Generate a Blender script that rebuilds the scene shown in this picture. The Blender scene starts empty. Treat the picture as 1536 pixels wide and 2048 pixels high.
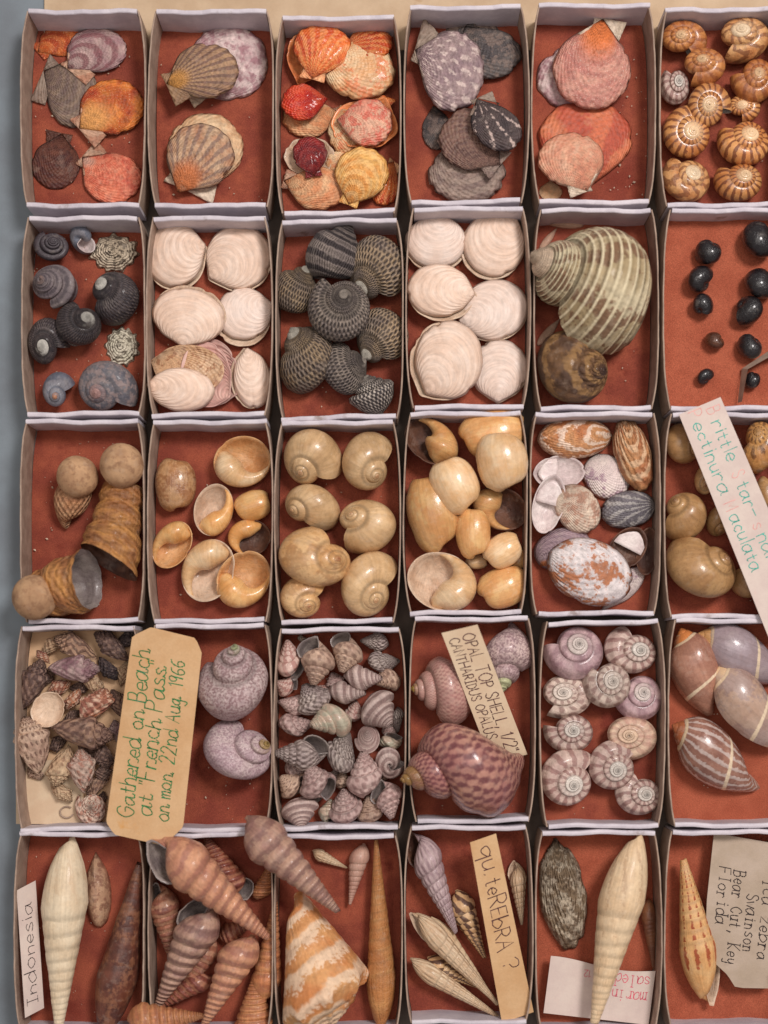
import bpy, math, random
import numpy as np

# ---------------------------------------------------------------- camera, light, exposure
U = 0.0002                       # one plan unit = 0.2 mm (plan measured on the plane of the box rims)
RIM = 85.0                       # height of the box rims above the box floors, in plan units
CAMH = 3000.0 + RIM              # camera height above the box floors
NX, NY = 800.0, 1350.0           # plan point straight below the camera
scene = bpy.context.scene
col = scene.collection
cd = bpy.data.cameras.new('camera'); cam = bpy.data.objects.new('camera', cd); col.objects.link(cam)
cam.location = (0, 0, CAMH * U)
cd.sensor_fit = 'VERTICAL'; cd.sensor_height = 24.0; cd.lens = 24.0 * 3000 / 2048
cd.shift_x = (768 - NX) / 2048; cd.shift_y = (NY - 1024) / 2048
cd.clip_start = 0.02; cd.clip_end = 20
cd.dof.use_dof = True; cd.dof.focus_distance = (CAMH - 40) * U; cd.dof.aperture_fstop = 1.9
scene.camera = cam
w = bpy.data.worlds.new('World'); scene.world = w; w.use_nodes = True
w.node_tree.nodes['Background'].inputs[0].default_value = (1.0, 0.92, 0.89, 1)
w.node_tree.nodes['Background'].inputs[1].default_value = 0.33
def lamp(name, loc, size, power, color, target=(0.0, 0.06, 0)):
    ld = bpy.data.lights.new(name, 'AREA'); ld.shape = 'RECTANGLE'; ld.size, ld.size_y = size
    ld.energy = power; ld.color = color
    o = bpy.data.objects.new(name, ld); col.objects.link(o); o.location = loc
    from mathutils import Vector
    o.rotation_euler = (Vector(target) - Vector(loc)).to_track_quat('-Z', 'Y').to_euler()
lamp('window_light', (0.44, 0.46, 1.15), (0.26, 0.32), 12.2, (1.0, 0.945, 0.915))
lamp('fill_light', (-0.25, 0.1, 1.5), (0.9, 0.9), 4.2, (1.0, 0.93, 0.86))  # added weak fill, not a lamp of the place; lifts the shade
scene.view_settings.view_transform = 'Standard'
scene.view_settings.look = 'None'
scene.view_settings.exposure = 0.0; scene.view_settings.gamma = 1.0
scene.view_settings.use_curve_mapping = False
scene.cycles.max_bounces = 6; scene.cycles.diffuse_bounces = 4; scene.cycles.glossy_bounces = 3
random.seed(7); rng = np.random.default_rng(7)

# ---------------------------------------------------------------- helpers
def lin(c):
    c = c / 255.0
    return c / 12.92 if c <= 0.04045 else ((c + 0.055) / 1.055) ** 2.4
ALB = 1.12
def C(r, g, b): return tuple(min(0.86, lin(v) * ALB) for v in (r, g, b)) + (1,)
def px2w(px, py, z):
    """plan point seen on the rim plane -> world x, y (in U) at height z"""
    k = (CAMH - z) / 3000.0
    return (px - NX) * k, -(py - NY) * k
def tag(o, label, cat, group=None, kind=None):
    if label: o['label'] = label
    if cat: o['category'] = cat
    if group: o['group'] = group
    if kind: o['kind'] = kind
    return o
def build(name, V, F, mats, parent=None, loc=None, suv=None, fm=None, smooth=True):
    """V in U, relative to loc (U). Returns the linked mesh object."""
    me = bpy.data.meshes.new(name)
    me.from_pydata((np.asarray(V, float) * U).tolist(), [], [list(map(int, f)) for f in F])
    for m in (mats if isinstance(mats, (list, tuple)) else [mats]): me.materials.append(m)
    if smooth: me.polygons.foreach_set('use_smooth', [True] * len(me.polygons))
    if fm is not None: me.polygons.foreach_set('material_index', np.asarray(fm, np.int32))
    if suv is not None:
        a = me.attributes.new('suv', 'FLOAT_VECTOR', 'POINT')
        a.data.foreach_set('vector', np.asarray(suv, np.float32).ravel())
    me.update()
    o = bpy.data.objects.new(name, me); col.objects.link(o)
    if parent is not None: o.parent = parent
    elif loc is not None: o.location = [c * U for c in loc]
    return o
def empty(name, loc):
    o = bpy.data.objects.new(name, None); col.objects.link(o); o.location = [c * U for c in loc]
    o.empty_display_size = 0.005
    return o

# ---------------------------------------------------------------- materials
def nt(name):
    m = bpy.data.materials.new(name); m.use_nodes = True
    t = m.node_tree; return m, t, t.nodes['Principled BSDF']
def nd(t, typ, **kw):
    n = t.nodes.new(typ)
    for k, v in kw.items(): setattr(n, k, v)
    return n
def math_(t, op, a, b=None, c=None, clamp=False):
    n = nd(t, 'ShaderNodeMath', operation=op); n.use_clamp = clamp
    for i, v in enumerate((a, b, c)):
        if v is None: continue
        if isinstance(v, (int, float)): n.inputs[i].default_value = v
        else: t.links.new(v, n.inputs[i])
    return n.outputs[0]
def mix_(t, f, a, b, blend='MIX'):
    n = nd(t, 'ShaderNodeMix', data_type='RGBA', blend_type=blend)
    for s, v in ((n.inputs[0], f), (n.inputs[6], a), (n.inputs[7], b)):
        if isinstance(v, (int, float)): s.default_value = v
        elif isinstance(v, tuple): s.default_value = v
        else: t.links.new(v, s)
    return n.outputs[2]
def smooth_(t, x, lo, hi):
    n = nd(t, 'ShaderNodeMapRange', interpolation_type='SMOOTHSTEP')
    t.links.new(x, n.inputs[0]); n.inputs[1].default_value = lo; n.inputs[2].default_value = hi
    return n.outputs[0]
def objcoord(t, stretch=(1, 1, 1)):
    tc = nd(t, 'ShaderNodeTexCoord'); oi = nd(t, 'ShaderNodeObjectInfo')
    mp = nd(t, 'ShaderNodeMapping'); s = 1 / U
    mp.inputs['Scale'].default_value = (s * stretch[0], s * stretch[1], s * stretch[2])
    t.links.new(tc.outputs['Object'], mp.inputs['Vector'])
    r = math_(t, 'MULTIPLY', oi.outputs['Random'], 3000.0)
    ad = nd(t, 'ShaderNodeVectorMath', operation='ADD')
    t.links.new(mp.outputs[0], ad.inputs[0]); t.links.new(r, ad.inputs[1])
    return ad.outputs[0], oi.outputs['Random']
def noise_(t, vec, scale, detail=3.0, rough=0.55):
    n = nd(t, 'ShaderNodeTexNoise'); n.inputs['Scale'].default_value = scale
    n.inputs['Detail'].default_value = detail; n.inputs['Roughness'].default_value = rough
    t.links.new(vec, n.inputs['Vector']); return n.outputs[0]
MATS = {}
def shellmat(name, a, b, c=None, pat=None, k=(12, 6), dist=0.5, th=(0.45, 0.6), tip=None, tipr=(0.15, 0.3),
             rough=0.42, coat=0.0, bump=(0, 0, 0.0), grit=0.5, vary=0.25, big=0.025, speck=None, suture=0.0, amt=1.0, skew=2.2, gl=(46, 2.5, .30), lines=()):
    """a/b: ground colours blended by soft noise; c: pattern colour; pat: u, v, uv, zig, noise, dots; tip: colour near the apex"""
    m, t, P = nt(name)
    at = nd(t, 'ShaderNodeAttribute', attribute_name='suv')
    sx = nd(t, 'ShaderNodeSeparateXYZ'); t.links.new(at.outputs['Vector'], sx.inputs[0])
    u, v, e = sx.outputs
    oc, rnd = objcoord(t)
    n1 = noise_(t, oc, big, 3); n2 = noise_(t, oc, 0.11, 4, 0.65); n3 = noise_(t, oc, 0.5, 2)
    base = mix_(t, smooth_(t, n1, 0.36, 0.64), a, b)
    TAU = 2 * math.pi
    jit = math_(t, 'MULTIPLY', math_(t, 'SUBTRACT', n1, 0.5), dist * 17)
    jf = math_(t, 'ADD', jit, math_(t, 'MULTIPLY', math_(t, 'SUBTRACT', n2, 0.5), dist * 8))
    su = math_(t, 'SINE', math_(t, 'ADD', math_(t, 'ADD', math_(t, 'MULTIPLY', u, TAU * k[0]), math_(t, 'MULTIPLY', v, TAU * skew)), jf))
    sv = math_(t, 'SINE', math_(t, 'ADD', math_(t, 'MULTIPLY', v, TAU * k[1]), math_(t, 'MULTIPLY', jf, 0.5)))
    if c is not None:
        if pat == 'u': x = su
        elif pat == 'v': x = sv
        elif pat == 'uv': x = math_(t, 'MULTIPLY', su, sv)
        elif pat == 'dots': x = math_(t, 'SUBTRACT', math_(t, 'ADD', su, sv), 0.9)
        elif pat == 'zig':
            z = math_(t, 'PINGPONG', math_(t, 'MULTIPLY', v, k[1]), 0.5)
            x = math_(t, 'SINE', math_(t, 'ADD', math_(t, 'ADD', math_(t, 'MULTIPLY', u, TAU * k[0]), math_(t, 'MULTIPLY', z, 9.0)), jf))
        else:
            x = math_(t, 'MULTIPLY', math_(t, 'SUBTRACT', noise_(t, oc, k[0] * 0.01, 3, 0.6), 0.5), 5.0)
        x = math_(t, 'ADD', math_(t, 'MULTIPLY', x, 0.5), 0.5)
        x = math_(t, 'ADD', x, math_(t, 'MULTIPLY', math_(t, 'SUBTRACT', n2, 0.5), 1.5))
        base = mix_(t, math_(t, 'MULTIPLY', smooth_(t, x, th[0] - 0.1, th[1] + 0.12), amt * 0.72), base, c)
    if speck is not None:
        base = mix_(t, smooth_(t, n3, 0.62, 0.68), base, speck)
    if suture:
        d = math_(t, 'ABSOLUTE', math_(t, 'SUBTRACT', v, 0.012))
        base = mix_(t, math_(t, 'MULTIPLY', smooth_(t, d, 0.034, 0.0), 0.55 if suture < 0.1 else suture), base, tuple(x * 0.3 for x in a[:3]) + (1,))
    for v0, w0, cl in lines:
        d = math_(t, 'ABSOLUTE', math_(t, 'SUBTRACT', math_(t, 'ADD', v, math_(t, 'MULTIPLY', math_(t, 'SUBTRACT', n2, 0.5), w0 * 0.8)), v0))
        base = mix_(t, smooth_(t, d, w0, w0 * 0.5), base, cl)
    if tip is not None:
        ej = math_(t, 'ADD', e, math_(t, 'MULTIPLY', math_(t, 'SUBTRACT', n2, 0.5), 0.16))
        base = mix_(t, smooth_(t, ej, tipr[1], tipr[0]), base, tip)
    gv = nd(t, 'ShaderNodeCombineXYZ'); t.links.new(math_(t, 'ADD', math_(t, 'MULTIPLY', u, gl[0]), math_(t, 'MULTIPLY', rnd, 90.0)), gv.inputs[0])
    t.links.new(math_(t, 'MULTIPLY', v, gl[1]), gv.inputs[1])
    n4 = noise_(t, gv.outputs[0], 1.0, 3, 0.6)
    worn = smooth_(t, noise_(t, oc, 0.045, 4, 0.7), 0.54, 0.68)
    base = mix_(t, math_(t, 'MULTIPLY', worn, 0.28), base, tuple(0.5 * x + 0.5 * y for x, y in zip(a[:3], (0.55, 0.47, 0.40))) + (1,))
    g = math_(t, 'ADD', math_(t, 'MULTIPLY', math_(t, 'SUBTRACT', n2, 0.5), grit * 1.6), 1.0)
    g = math_(t, 'ADD', g, math_(t, 'MULTIPLY', math_(t, 'SUBTRACT', n4, 0.5), gl[2] * 2.2))
    g = math_(t, 'ADD', g, math_(t, 'MULTIPLY', math_(t, 'SUBTRACT', rnd, 0.5), vary))
    hs = nd(t, 'ShaderNodeHueSaturation'); t.links.new(base, hs.inputs['Color']); t.links.new(g, hs.inputs['Value'])
    hs.inputs['Saturation'].default_value = 1.0
    t.links.new(hs.outputs[0], P.inputs['Base Color'])
    rr_ = math_(t, 'ADD', math_(t, 'MULTIPLY', math_(t, 'SUBTRACT', n2, 0.5), 0.5), math_(t, 'ADD', math_(t, 'MULTIPLY', worn, 0.22), rough + 0.04), clamp=True)
    t.links.new(rr_, P.inputs['Roughness'])
    P.inputs['Specular IOR Level'].default_value = 0.40
    t.links.new(math_(t, 'MULTIPLY', math_(t, 'SUBTRACT', 1.0, worn), coat * 0.7), P.inputs['Coat Weight']); P.inputs['Coat Roughness'].default_value = 0.12
    h = math_(t, 'MULTIPLY', n2, 0.7)
    h = math_(t, 'ADD', h, math_(t, 'MULTIPLY', n3, 0.3))
    h = math_(t, 'ADD', h, math_(t, 'MULTIPLY', n4, 0.55))
    if bump[0] and bump[1]:
        h = math_(t, 'ADD', h, math_(t, 'MULTIPLY', math_(t, 'MULTIPLY', math_(t, 'SINE', math_(t, 'ADD', math_(t, 'MULTIPLY', u, TAU * bump[0]), math_(t, 'MULTIPLY', jf, 0.3))), math_(t, 'SINE', math_(t, 'MULTIPLY', v, TAU * bump[1]))), 0.4))
    elif bump[0]: h = math_(t, 'ADD', h, math_(t, 'MULTIPLY', math_(t, 'SINE', math_(t, 'ADD', math_(t, 'MULTIPLY', u, TAU * bump[0]), math_(t, 'MULTIPLY', jf, 0.3))), 0.35))
    elif bump[1]: h = math_(t, 'ADD', h, math_(t, 'MULTIPLY', math_(t, 'SINE', math_(t, 'MULTIPLY', v, TAU * bump[1])), 0.35))
    bp = nd(t, 'ShaderNodeBump'); bp.inputs['Strength'].default_value = 1.0
    bp.inputs['Distance'].default_value = bump[2] * U if bump[2] else 2.2 * U
    t.links.new(h, bp.inputs['Height']); t.links.new(bp.outputs[0], P.inputs['Normal'])
    MATS[name] = m; return m
def surfmat(name, a, b, scale=0.03, fine=0.4, rough=0.8, bump=1.0, amt=0.3, spots=None, spot_th=(0.6, 0.7), stretch=(1, 1, 1), mid=None):
    """card, felt, paper: two soft tones, fine grain, optional stains"""
    m, t, P = nt(name)
    oc, rnd = objcoord(t, stretch)
    n1 = noise_(t, oc, scale, 4, 0.6); n2 = noise_(t, oc, fine, 3, 0.7)
    base = mix_(t, smooth_(t, n1, 0.33, 0.67), a, b)
    if spots is not None:
        base = mix_(t, smooth_(t, noise_(t, oc, scale * 0.7, 5, 0.65), *spot_th), base, spots)
    g = math_(t, 'ADD', math_(t, 'MULTIPLY', math_(t, 'SUBTRACT', n2, 0.5), amt * 2), 1.0)
    hs = nd(t, 'ShaderNodeHueSaturation'); t.links.new(base, hs.inputs['Color']); t.links.new(g, hs.inputs['Value'])
    t.links.new(hs.outputs[0], P.inputs['Base Color'])
    P.inputs['Roughness'].default_value = rough; P.inputs['Specular IOR Level'].default_value = 0.25
    bp = nd(t, 'ShaderNodeBump'); bp.inputs['Distance'].default_value = bump * U; bp.inputs['Strength'].default_value = 0.8
    t.links.new(math_(t, 'ADD', n2, math_(t, 'MULTIPLY', n1, 0.6)), bp.inputs['Height']); t.links.new(bp.outputs[0], P.inputs['Normal'])
    MATS[name] = m; return m

# ---------------------------------------------------------------- shell shapes
def resample(P, n, smooth=True):
    """closed loop -> n+1 points (last = first), Catmull-Rom"""
    P = np.asarray(P, float); k = len(P); out = []
    sub = 12
    for i in range(k):
        p0, p1, p2, p3 = P[i - 1], P[i], P[(i + 1) % k], P[(i + 2) % k]
        for j in range(sub):
            s = j / sub
            if smooth:
                out.append(0.5 * ((2 * p1) + (-p0 + p2) * s + (2 * p0 - 5 * p1 + 4 * p2 - p3) * s * s + (-p0 + 3 * p1 - 3 * p2 + p3) * s ** 3))
            else: out.append(p1 * (1 - s) + p2 * s)
    out = np.array(out + [out[0]])
    d = np.r_[0, np.cumsum(np.linalg.norm(np.diff(out, axis=0), axis=1))]
    t = np.linspace(0, d[-1], n + 1)
    return np.c_[np.interp(t, d, out[:, 0]), np.interp(t, d, out[:, 1])]
def ell(Rc, T, rr, rz, tilt=0, p=1.0):
    """rounded whorl section, starting at the suture"""
    a = math.radians(tilt); o = []
    for i in range(14):
        v = math.pi * 0.75 - 2 * math.pi * i / 14
        x, y = rr * math.cos(v), rz * math.sin(v)
        o.append((max(0.02, Rc + x * math.cos(a) - y * math.sin(a)), -T + x * math.sin(a) + y * math.cos(a)))
    return o
def cone(alpha, W, bulge=0.25, base=0.6, step=0.0):
    """flat-sided spire: suture, side, rounded base, axis"""
    A = math.radians(alpha); s = np.array([math.sin(A), -math.cos(A)]); n = np.array([math.cos(A), math.sin(A)])
    l0, l1 = 1 / W, 1.0; L = l1 - l0; R = math.sin(A)
    at = lambda f, b: tuple(s * (l0 + L * f) + n * b * L)
    return [at(-0.14 if bulge < 0.12 else 0.0, -0.02), at(0.2, bulge * 0.7 + step), at(0.5, bulge), at(0.85, bulge * 0.75), at(1.0, bulge * 0.15),
            (0.86 * R, -math.cos(A) - base * R * 0.42), (0.56 * R, -math.cos(A) - base * R * 0.8), (0.12 * R, -math.cos(A) - base * R), (0.05 * R, -math.cos(A) * (l0 + 0.3 * L))]
PROF = {
 'moon': (ell(0.78, 1.6, 1.0, 1.14, 14), 2.2, 4.2), 'low': (ell(1.10, 1.45, 0.82, 0.86, 10), 1.72, 5.5),
 'turban': (ell(0.86, 2.0, 0.98, 1.15, 12), 1.95, 5.0), 'nerite': (ell(0.66, 0.8, 1.0, 1.1, 22), 3.0, 3.0),
 'winkle': (ell(0.80, 2.1, 0.95, 1.25, 12), 2.1, 5.0), 'top': (cone(33, 1.33, 0.35, 0.7), 1.33, 6.5),
 'toproof': (cone(36, 1.36, 0.26, 0.55), 1.36, 6), 'opal': (cone(36, 1.8, 0.27, 0.75), 1.8, 5.5),
 'dark': (cone(36, 1.5, 0.55, 0.9), 1.5, 4.5),
 'turrit': (cone(10.5, 1.17, 0.15, 1.0), 1.17, 13), 'auger': (cone(6.2, 1.12, 0.05, 2.0), 1.12, 18),
 'slim': (cone(6.0, 1.09, 0.09, 2.4), 1.09, 24), 'fat': (cone(9, 1.13, 0.02, 2.5), 1.13, 14),
 'whelk': (cone(27, 1.45, 0.4, 2.3), 1.45, 5.0),
 'turbo': (ell(0.84, 2.05, 0.95, 1.0, 8), 2.1, 5.0), 'olive': ([(0.33, -0.42), (0.62, -0.62), (0.86, -1.0), (0.93, -1.6), (0.80, -2.3), (0.48, -2.95), (0.2, -3.05), (0.06, -2.5), (0.05, -1.0)], 2.1, 4.0),
 'conch': ([(0.52, -0.35), (0.86, -0.5), (1.06, -0.72), (0.98, -1.05), (0.66, -1.8), (0.36, -2.45), (0.2, -2.6), (0.05, -2.3), (0.08, -0.8)], 1.6, 4.5),
 'bubble': ([(0.08, 0.75), (0.5, 1.02), (0.88, 0.62), (1.0, 0.0), (0.86, -0.75), (0.45, -1.12), (0.05, -0.95), (-0.06, -0.2), (-0.04, 0.35)], 1.45, 5),
}
def spiral(kind, prof=None, nt_=26, npf=20, ribs=None, cords=None, knobs=None, wob=0.012, ap=True, turns=None, apback=0.55, flare=0.0):
    """shell surface wound round +z with the tip at the origin and on top; returns body and aperture (verts, faces, suv)"""
    loop, W, N = PROF[kind] if prof is None else prof
    if turns: N = turns
    if kind in ('moon', 'low', 'turban', 'winkle', 'nerite'):
        zz = rng.uniform(0.86, 1.14); W = W * rng.uniform(0.95, 1.05); loop = [(x, z * zz) for x, z in loop]
    p = resample(loop, npf); cen = p[:-1].mean(0)
    q0 = p / W; vs_ = 0.0                                   # where this whorl leaves the one before it
    for i in range(int(np.argmax(p[:, 0])), -1, -1):
        x, y = p[i]; ins = False
        for (xa, ya), (xb, yb) in zip(q0[:-1], q0[1:]):
            if (ya > y) != (yb > y) and x < (xb - xa) * (y - ya) / (yb - ya) + xa: ins = not ins
        if ins: vs_ = (i + 0.5) / npf; break
    n = int(N * nt_); th = np.linspace(0, N, n + 1)
    v = np.linspace(0, 1, npf + 1)
    ph = rng.uniform(0, 6.28, 4)
    def rings(t, k):
        e = W ** (t - N)
        f = np.ones((len(t), npf + 1)) * k
        if ribs: f = f + ribs[1] * np.cos(2 * np.pi * ribs[0] * t)[:, None] * np.exp(-((v - 0.22) / 0.2) ** 2)[None]
        if cords: f = f + cords[1] * np.cos(2 * np.pi * cords[0] * v)[None] * (v < 0.6)[None]
        if knobs: f = f + knobs[1] * (np.maximum(0, np.cos(2 * np.pi * knobs[0] * t)) ** 2)[:, None] * np.exp(-((v - knobs[2]) / 0.07) ** 2)[None]
        f = f + wob * (np.sin(5.1 * t + ph[0]) + np.sin(11.3 * t + ph[1]) + 0.7 * np.sin(23 * t + ph[2]))[:, None] + wob * 0.8 * np.sin(9 * t[:, None] + 12 * v[None] + ph[3])
        f = f - 0.05 * (np.clip((t - (N - 0.08)) / 0.08, 0, 1)[:, None] * np.maximum(0, np.sin(17 * v + ph[0]) * np.sin(41 * v + ph[1]))[None])
        if flare: f = f + (flare * np.clip((t - (N - 0.4)) / 0.4, 0, 1) ** 1.6)[:, None]
        q = cen + (p - cen)[None] * f[:, :, None]
        r = q[:, :, 0] * e[:, None]; z = q[:, :, 1] * e[:, None]
        a = -math.pi / 2 + 2 * np.pi * (N - t)
        V = np.stack([r * np.cos(a)[:, None], r * np.sin(a)[:, None], z], -1).reshape(-1, 3)
        S = np.stack([np.repeat(t[:, None], npf + 1, 1), np.repeat(v[None] - vs_, len(t), 0), np.repeat(e[:, None], npf + 1, 1)], -1).reshape(-1, 3)
        i = np.arange(len(t) - 1)[:, None] * (npf + 1) + np.arange(npf)[None]
        F = np.stack([i, i + 1, i + npf + 2, i + npf + 1], -1).reshape(-1, 4)
        return V, F, S
    body = rings(th, 1.0)
    out = [body]
    if ap:
        tb = np.linspace(N, N - apback, 12)
        V, F, S = rings(tb, 0.9)
        lip = body[0][-(npf + 1):]
        V = np.vstack([lip, V]); S = np.vstack([body[2][-(npf + 1):], S])
        i = np.arange(12)[:, None] * (npf + 1) + np.arange(npf)[None]
        F = np.stack([i, i + 1, i + npf + 2, i + npf + 1], -1).reshape(-1, 4)
        # back wall of the opening, lost in the shade of the whorl
        k = len(V); c = V[-(npf + 1):].mean(0); V = np.vstack([V, c[None]]); S = np.vstack([S, S[-1:]])
        F = [list(f) for f in F] + [[k - npf - 1 + j, k - npf + j, k] for j in range(npf)]
        out.append((V, F, S))
    return out
def valve(d=1.32, ex=1.0, h=0.35, ribs=(20, 0.02), edge=0.015, conc=(9, 0.004), lean=0.0, nr=13, ns=96, dp=2.3, rag=0.0, thick=0.12, polar=False, chips=3):
    """one bivalve or cap shell: hinge towards +y, hollow side down; suv = (angle from the hinge, growth 0..1, growth)"""
    psi = np.linspace(0, 2 * np.pi, ns, endpoint=False)
    dl = np.abs((psi - np.pi / 2 + np.pi) % (2 * np.pi) - np.pi); be = math.acos(min(1, 1 / d))
    B = np.where(dl < be, 1 / np.cos(be - dl), 1.0); B = np.minimum(B, d * 0.985)
    if rag: B = B * (1 + rag * (0.5 * np.sin(3 * psi + rng.uniform(0, 6)) + 0.5 * np.sin(7 * psi + rng.uniform(0, 6)) + 0.4 * np.sin(13 * psi + rng.uniform(0, 6))))
    for _ in range(chips):
        ps = rng.uniform(math.pi * 0.75, math.pi * 2.25); dd = np.abs((psi - ps + np.pi) % (2 * np.pi) - np.pi)
        B = B * (1 - rng.uniform(.02, .07) * np.exp(-(dd / rng.uniform(.05, .14)) ** 2))
    rho = np.linspace(0.06, 1, nr)
    X = rho[:, None] * (B * np.cos(psi))[None]; Y = rho[:, None] * (B * np.sin(psi))[None]
    def suvof(X, Y):
        dx, dy = X, d - Y
        phi = np.arctan2(dx, np.maximum(dy, 1e-6))
        L = d * np.cos(phi) + np.sqrt(np.maximum(0.0, 1 - (d * np.sin(phi)) ** 2))
        g = np.clip(np.hypot(dx, dy) / np.maximum(L, 0.25), 0, 1.1)
        return phi, g
    phi, g = suvof(X, Y)
    if polar: phi = np.ones(nr)[:, None] * psi[None]; g = rho[:, None] * np.ones(ns)[None]
    R = rho[:, None] * np.ones(ns)[None]
    Z = h * (1 - R ** dp) ** 0.62
    if ribs: 
        f1, f2, f3 = rng.uniform(0, 6, 3); rb = np.cos(phi * ribs[0] + (0 if polar else 0.9) * np.sin(4 * phi + f1) + 0.5 * np.sin(9 * phi + f2)) * (0.7 + 0.5 * np.sin(7 * phi + f3) * np.sin(5 * g + f1)); Z = Z + ribs[1] * rb * np.minimum(1, g * 1.3); s = 1 + edge * rb * np.maximum(0, R - 0.7) / 0.3; X, Y = X * s, Y * s
    if conc: Z = Z + conc[1] * np.sin(2 * np.pi * conc[0] * g)
    q1, q2, q3 = rng.uniform(0, 6, 3); Z = Z + 0.05 * h * np.sin(3.1 * X + q1) * np.sin(2.7 * Y + q2) * (1 - R ** 4) + 0.02 * h * np.sin(9 * X + q3) * np.sin(8 * Y + q1)
    Z = np.maximum(Z, 0.0)
    Y = Y + lean * Z
    X = X * ex
    top = np.stack([X, Y, Z], -1).reshape(-1, 3); S = np.stack([phi, g, g], -1).reshape(-1, 3)
    inn = np.stack([X * 0.97, Y * 0.97, Z * (1 - thick) - 0.015], -1)[::-1].reshape(-1, 3); Si = np.stack([phi, g, g], -1)[::-1].reshape(-1, 3)
    V = np.vstack([top, inn, [[0, lean * h, h]], [[0, lean * h, h * (1 - thick) - 0.015]]])
    pc, gc = suvof(np.zeros(1), np.zeros(1)); S = np.vstack([S, Si, [[pc[0], gc[0], gc[0]]] * 2])
    F, fm = [], []
    for i in range(2 * nr - 1):
        for j in range(ns):
            k = (j + 1) % ns
            F.append([i * ns + j, (i + 1) * ns + j, (i + 1) * ns + k, i * ns + k]); fm.append(0 if i < nr - 1 else 1)
    a, b = 2 * nr * ns, 2 * nr * ns + 1
    for j in range(ns):
        k = (j + 1) % ns
        F.append([j, k, a]); fm.append(0)
        F.append([(2 * nr - 1) * ns + k, (2 * nr - 1) * ns + j, b]); fm.append(1)
    return V, F, S, fm
def slab(G, t):
    """closed thin sheet from a grid of points G (n, m, 3); t is the thickness downwards"""
    n, m, _ = G.shape
    V = np.vstack([G.reshape(-1, 3), G.reshape(-1, 3) - np.array([0, 0, t])]); F = []; o = n * m
    for i in range(n - 1):
        for j in range(m - 1):
            a, b, c, d = i * m + j, i * m + j + 1, (i + 1) * m + j + 1, (i + 1) * m + j
            F.append([a, b, c, d]); F.append([o + d, o + c, o + b, o + a])
    per = [(0, j) for j in range(m)] + [(i, m - 1) for i in range(1, n)] + [(n - 1, j) for j in range(m - 2, -1, -1)] + [(i, 0) for i in range(n - 2, 0, -1)]
    per = [i * m + j for i, j in per]
    for a, b in zip(per, per[1:] + per[:1]): F.append([b, a, o + a, o + b])
    return V, F
def ear(d, side, w=0.62, drop=0.42, z=0.07):
    w = w * 1.12; drop = drop * 1.3
    th = math.asin(min(1, 1 / d)); A = np.array([0, d * 0.99, z]); B = np.array([w, d + 0.02, z * 0.6]); Cc = np.array([w * 0.82, d - drop, 0.01])
    D = np.array([0.8 * math.sin(th) * 0.9, d - 0.8 * math.cos(th), z])
    n = 7; G = np.zeros((n, n, 3)); S = np.zeros((n, n, 3))
    for i in range(n):
        for j in range(n):
            a, b = i / (n - 1), j / (n - 1)
            G[i, j] = (A * (1 - a) + B * a) * (1 - b) + (D * (1 - a) + Cc * a) * b
            G[i, j, 2] += 0.025 * math.sin(b * 12) * a
            S[i, j] = (0.4 + b * 0.4, 0.3 + a * 0.2, 0.4)
    G[:, :, 0] *= side
    V, F = slab(G, 0.04)
    if side < 0: F = [f[::-1] for f in F]
    S = S.reshape(-1, 3)
    return V, F, np.vstack([S, S])
def bubble_open(ex=0.7, fat=0.40):
    """bubble shell lying mouth up: a hollow rim with the rolled body hugging its right side, tail end at +y"""
    V, F, S, fm = valve(d=1.02, ex=1.0, h=.62, ribs=None, conc=None, nr=12, ns=64, dp=2.0, chips=2, thick=.06)
    V = V * np.array([1, 1, -1]); F = [f[::-1] for f in F]
    lift = 0.16 * np.clip(-V[:, 0], 0, 1) * np.hypot(V[:, 0], V[:, 1]) ** 2; V[:, 2] += lift - 0.10 * np.clip(V[:, 0], 0, 1) * np.hypot(V[:, 0], V[:, 1]) ** 2
    n, m = 34, 28; s = np.linspace(0, 1, n)
    ang = np.radians(-128 + 206 * s); r = fat * np.sin(np.pi * np.clip(s, 0, 1) ** 0.72) ** 0.62 * (1 - 0.66 * s ** 1.7) + 0.012
    rad = 1.01 - r; cx, cy = rad * np.cos(ang), rad * np.sin(ang); cen = np.stack([cx, cy, -0.12 - 0.05 * s], -1)
    tg = np.gradient(cen, axis=0); tg /= np.linalg.norm(tg, axis=1)[:, None]; up = np.array([0, 0, 1.0]); sd = np.cross(tg, up); sd /= np.linalg.norm(sd, axis=1)[:, None]
    th = np.linspace(0, 2 * np.pi, m, endpoint=False)
    W_ = (cen[:, None] + r[:, None, None] * (sd[:, None] * np.cos(th)[None, :, None] + up * 1.05 * np.sin(th)[None, :, None])).reshape(-1, 3)
    Sb = np.stack([np.repeat(s, m) * .6, np.tile(th / 6.283, n), np.ones(n * m)], -1)
    Fb = [[i * m + j, (i + 1) * m + j, (i + 1) * m + (j + 1) % m, i * m + (j + 1) % m] for i in range(n - 1) for j in range(m)] + [list(range(m)), [(n - 1) * m + j for j in range(m)][::-1]]
    k = np.array([ex, 1, 1]); return (V * k, F, S, fm), (W_ * k, Fb, Sb)
def Rz(a): a = math.radians(a); c, s = math.cos(a), math.sin(a); return np.array([[c, -s, 0], [s, c, 0], [0, 0, 1]])
def Ry(a): a = math.radians(a); c, s = math.cos(a), math.sin(a); return np.array([[c, 0, s], [0, 1, 0], [-s, 0, c]])
def Rx(a): a = math.radians(a); c, s = math.cos(a), math.sin(a); return np.array([[1, 0, 0], [0, c, -s], [0, s, c]])
def lean_(ang, d): return Rz(d) @ Ry(ang) @ Rz(-d)
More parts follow.
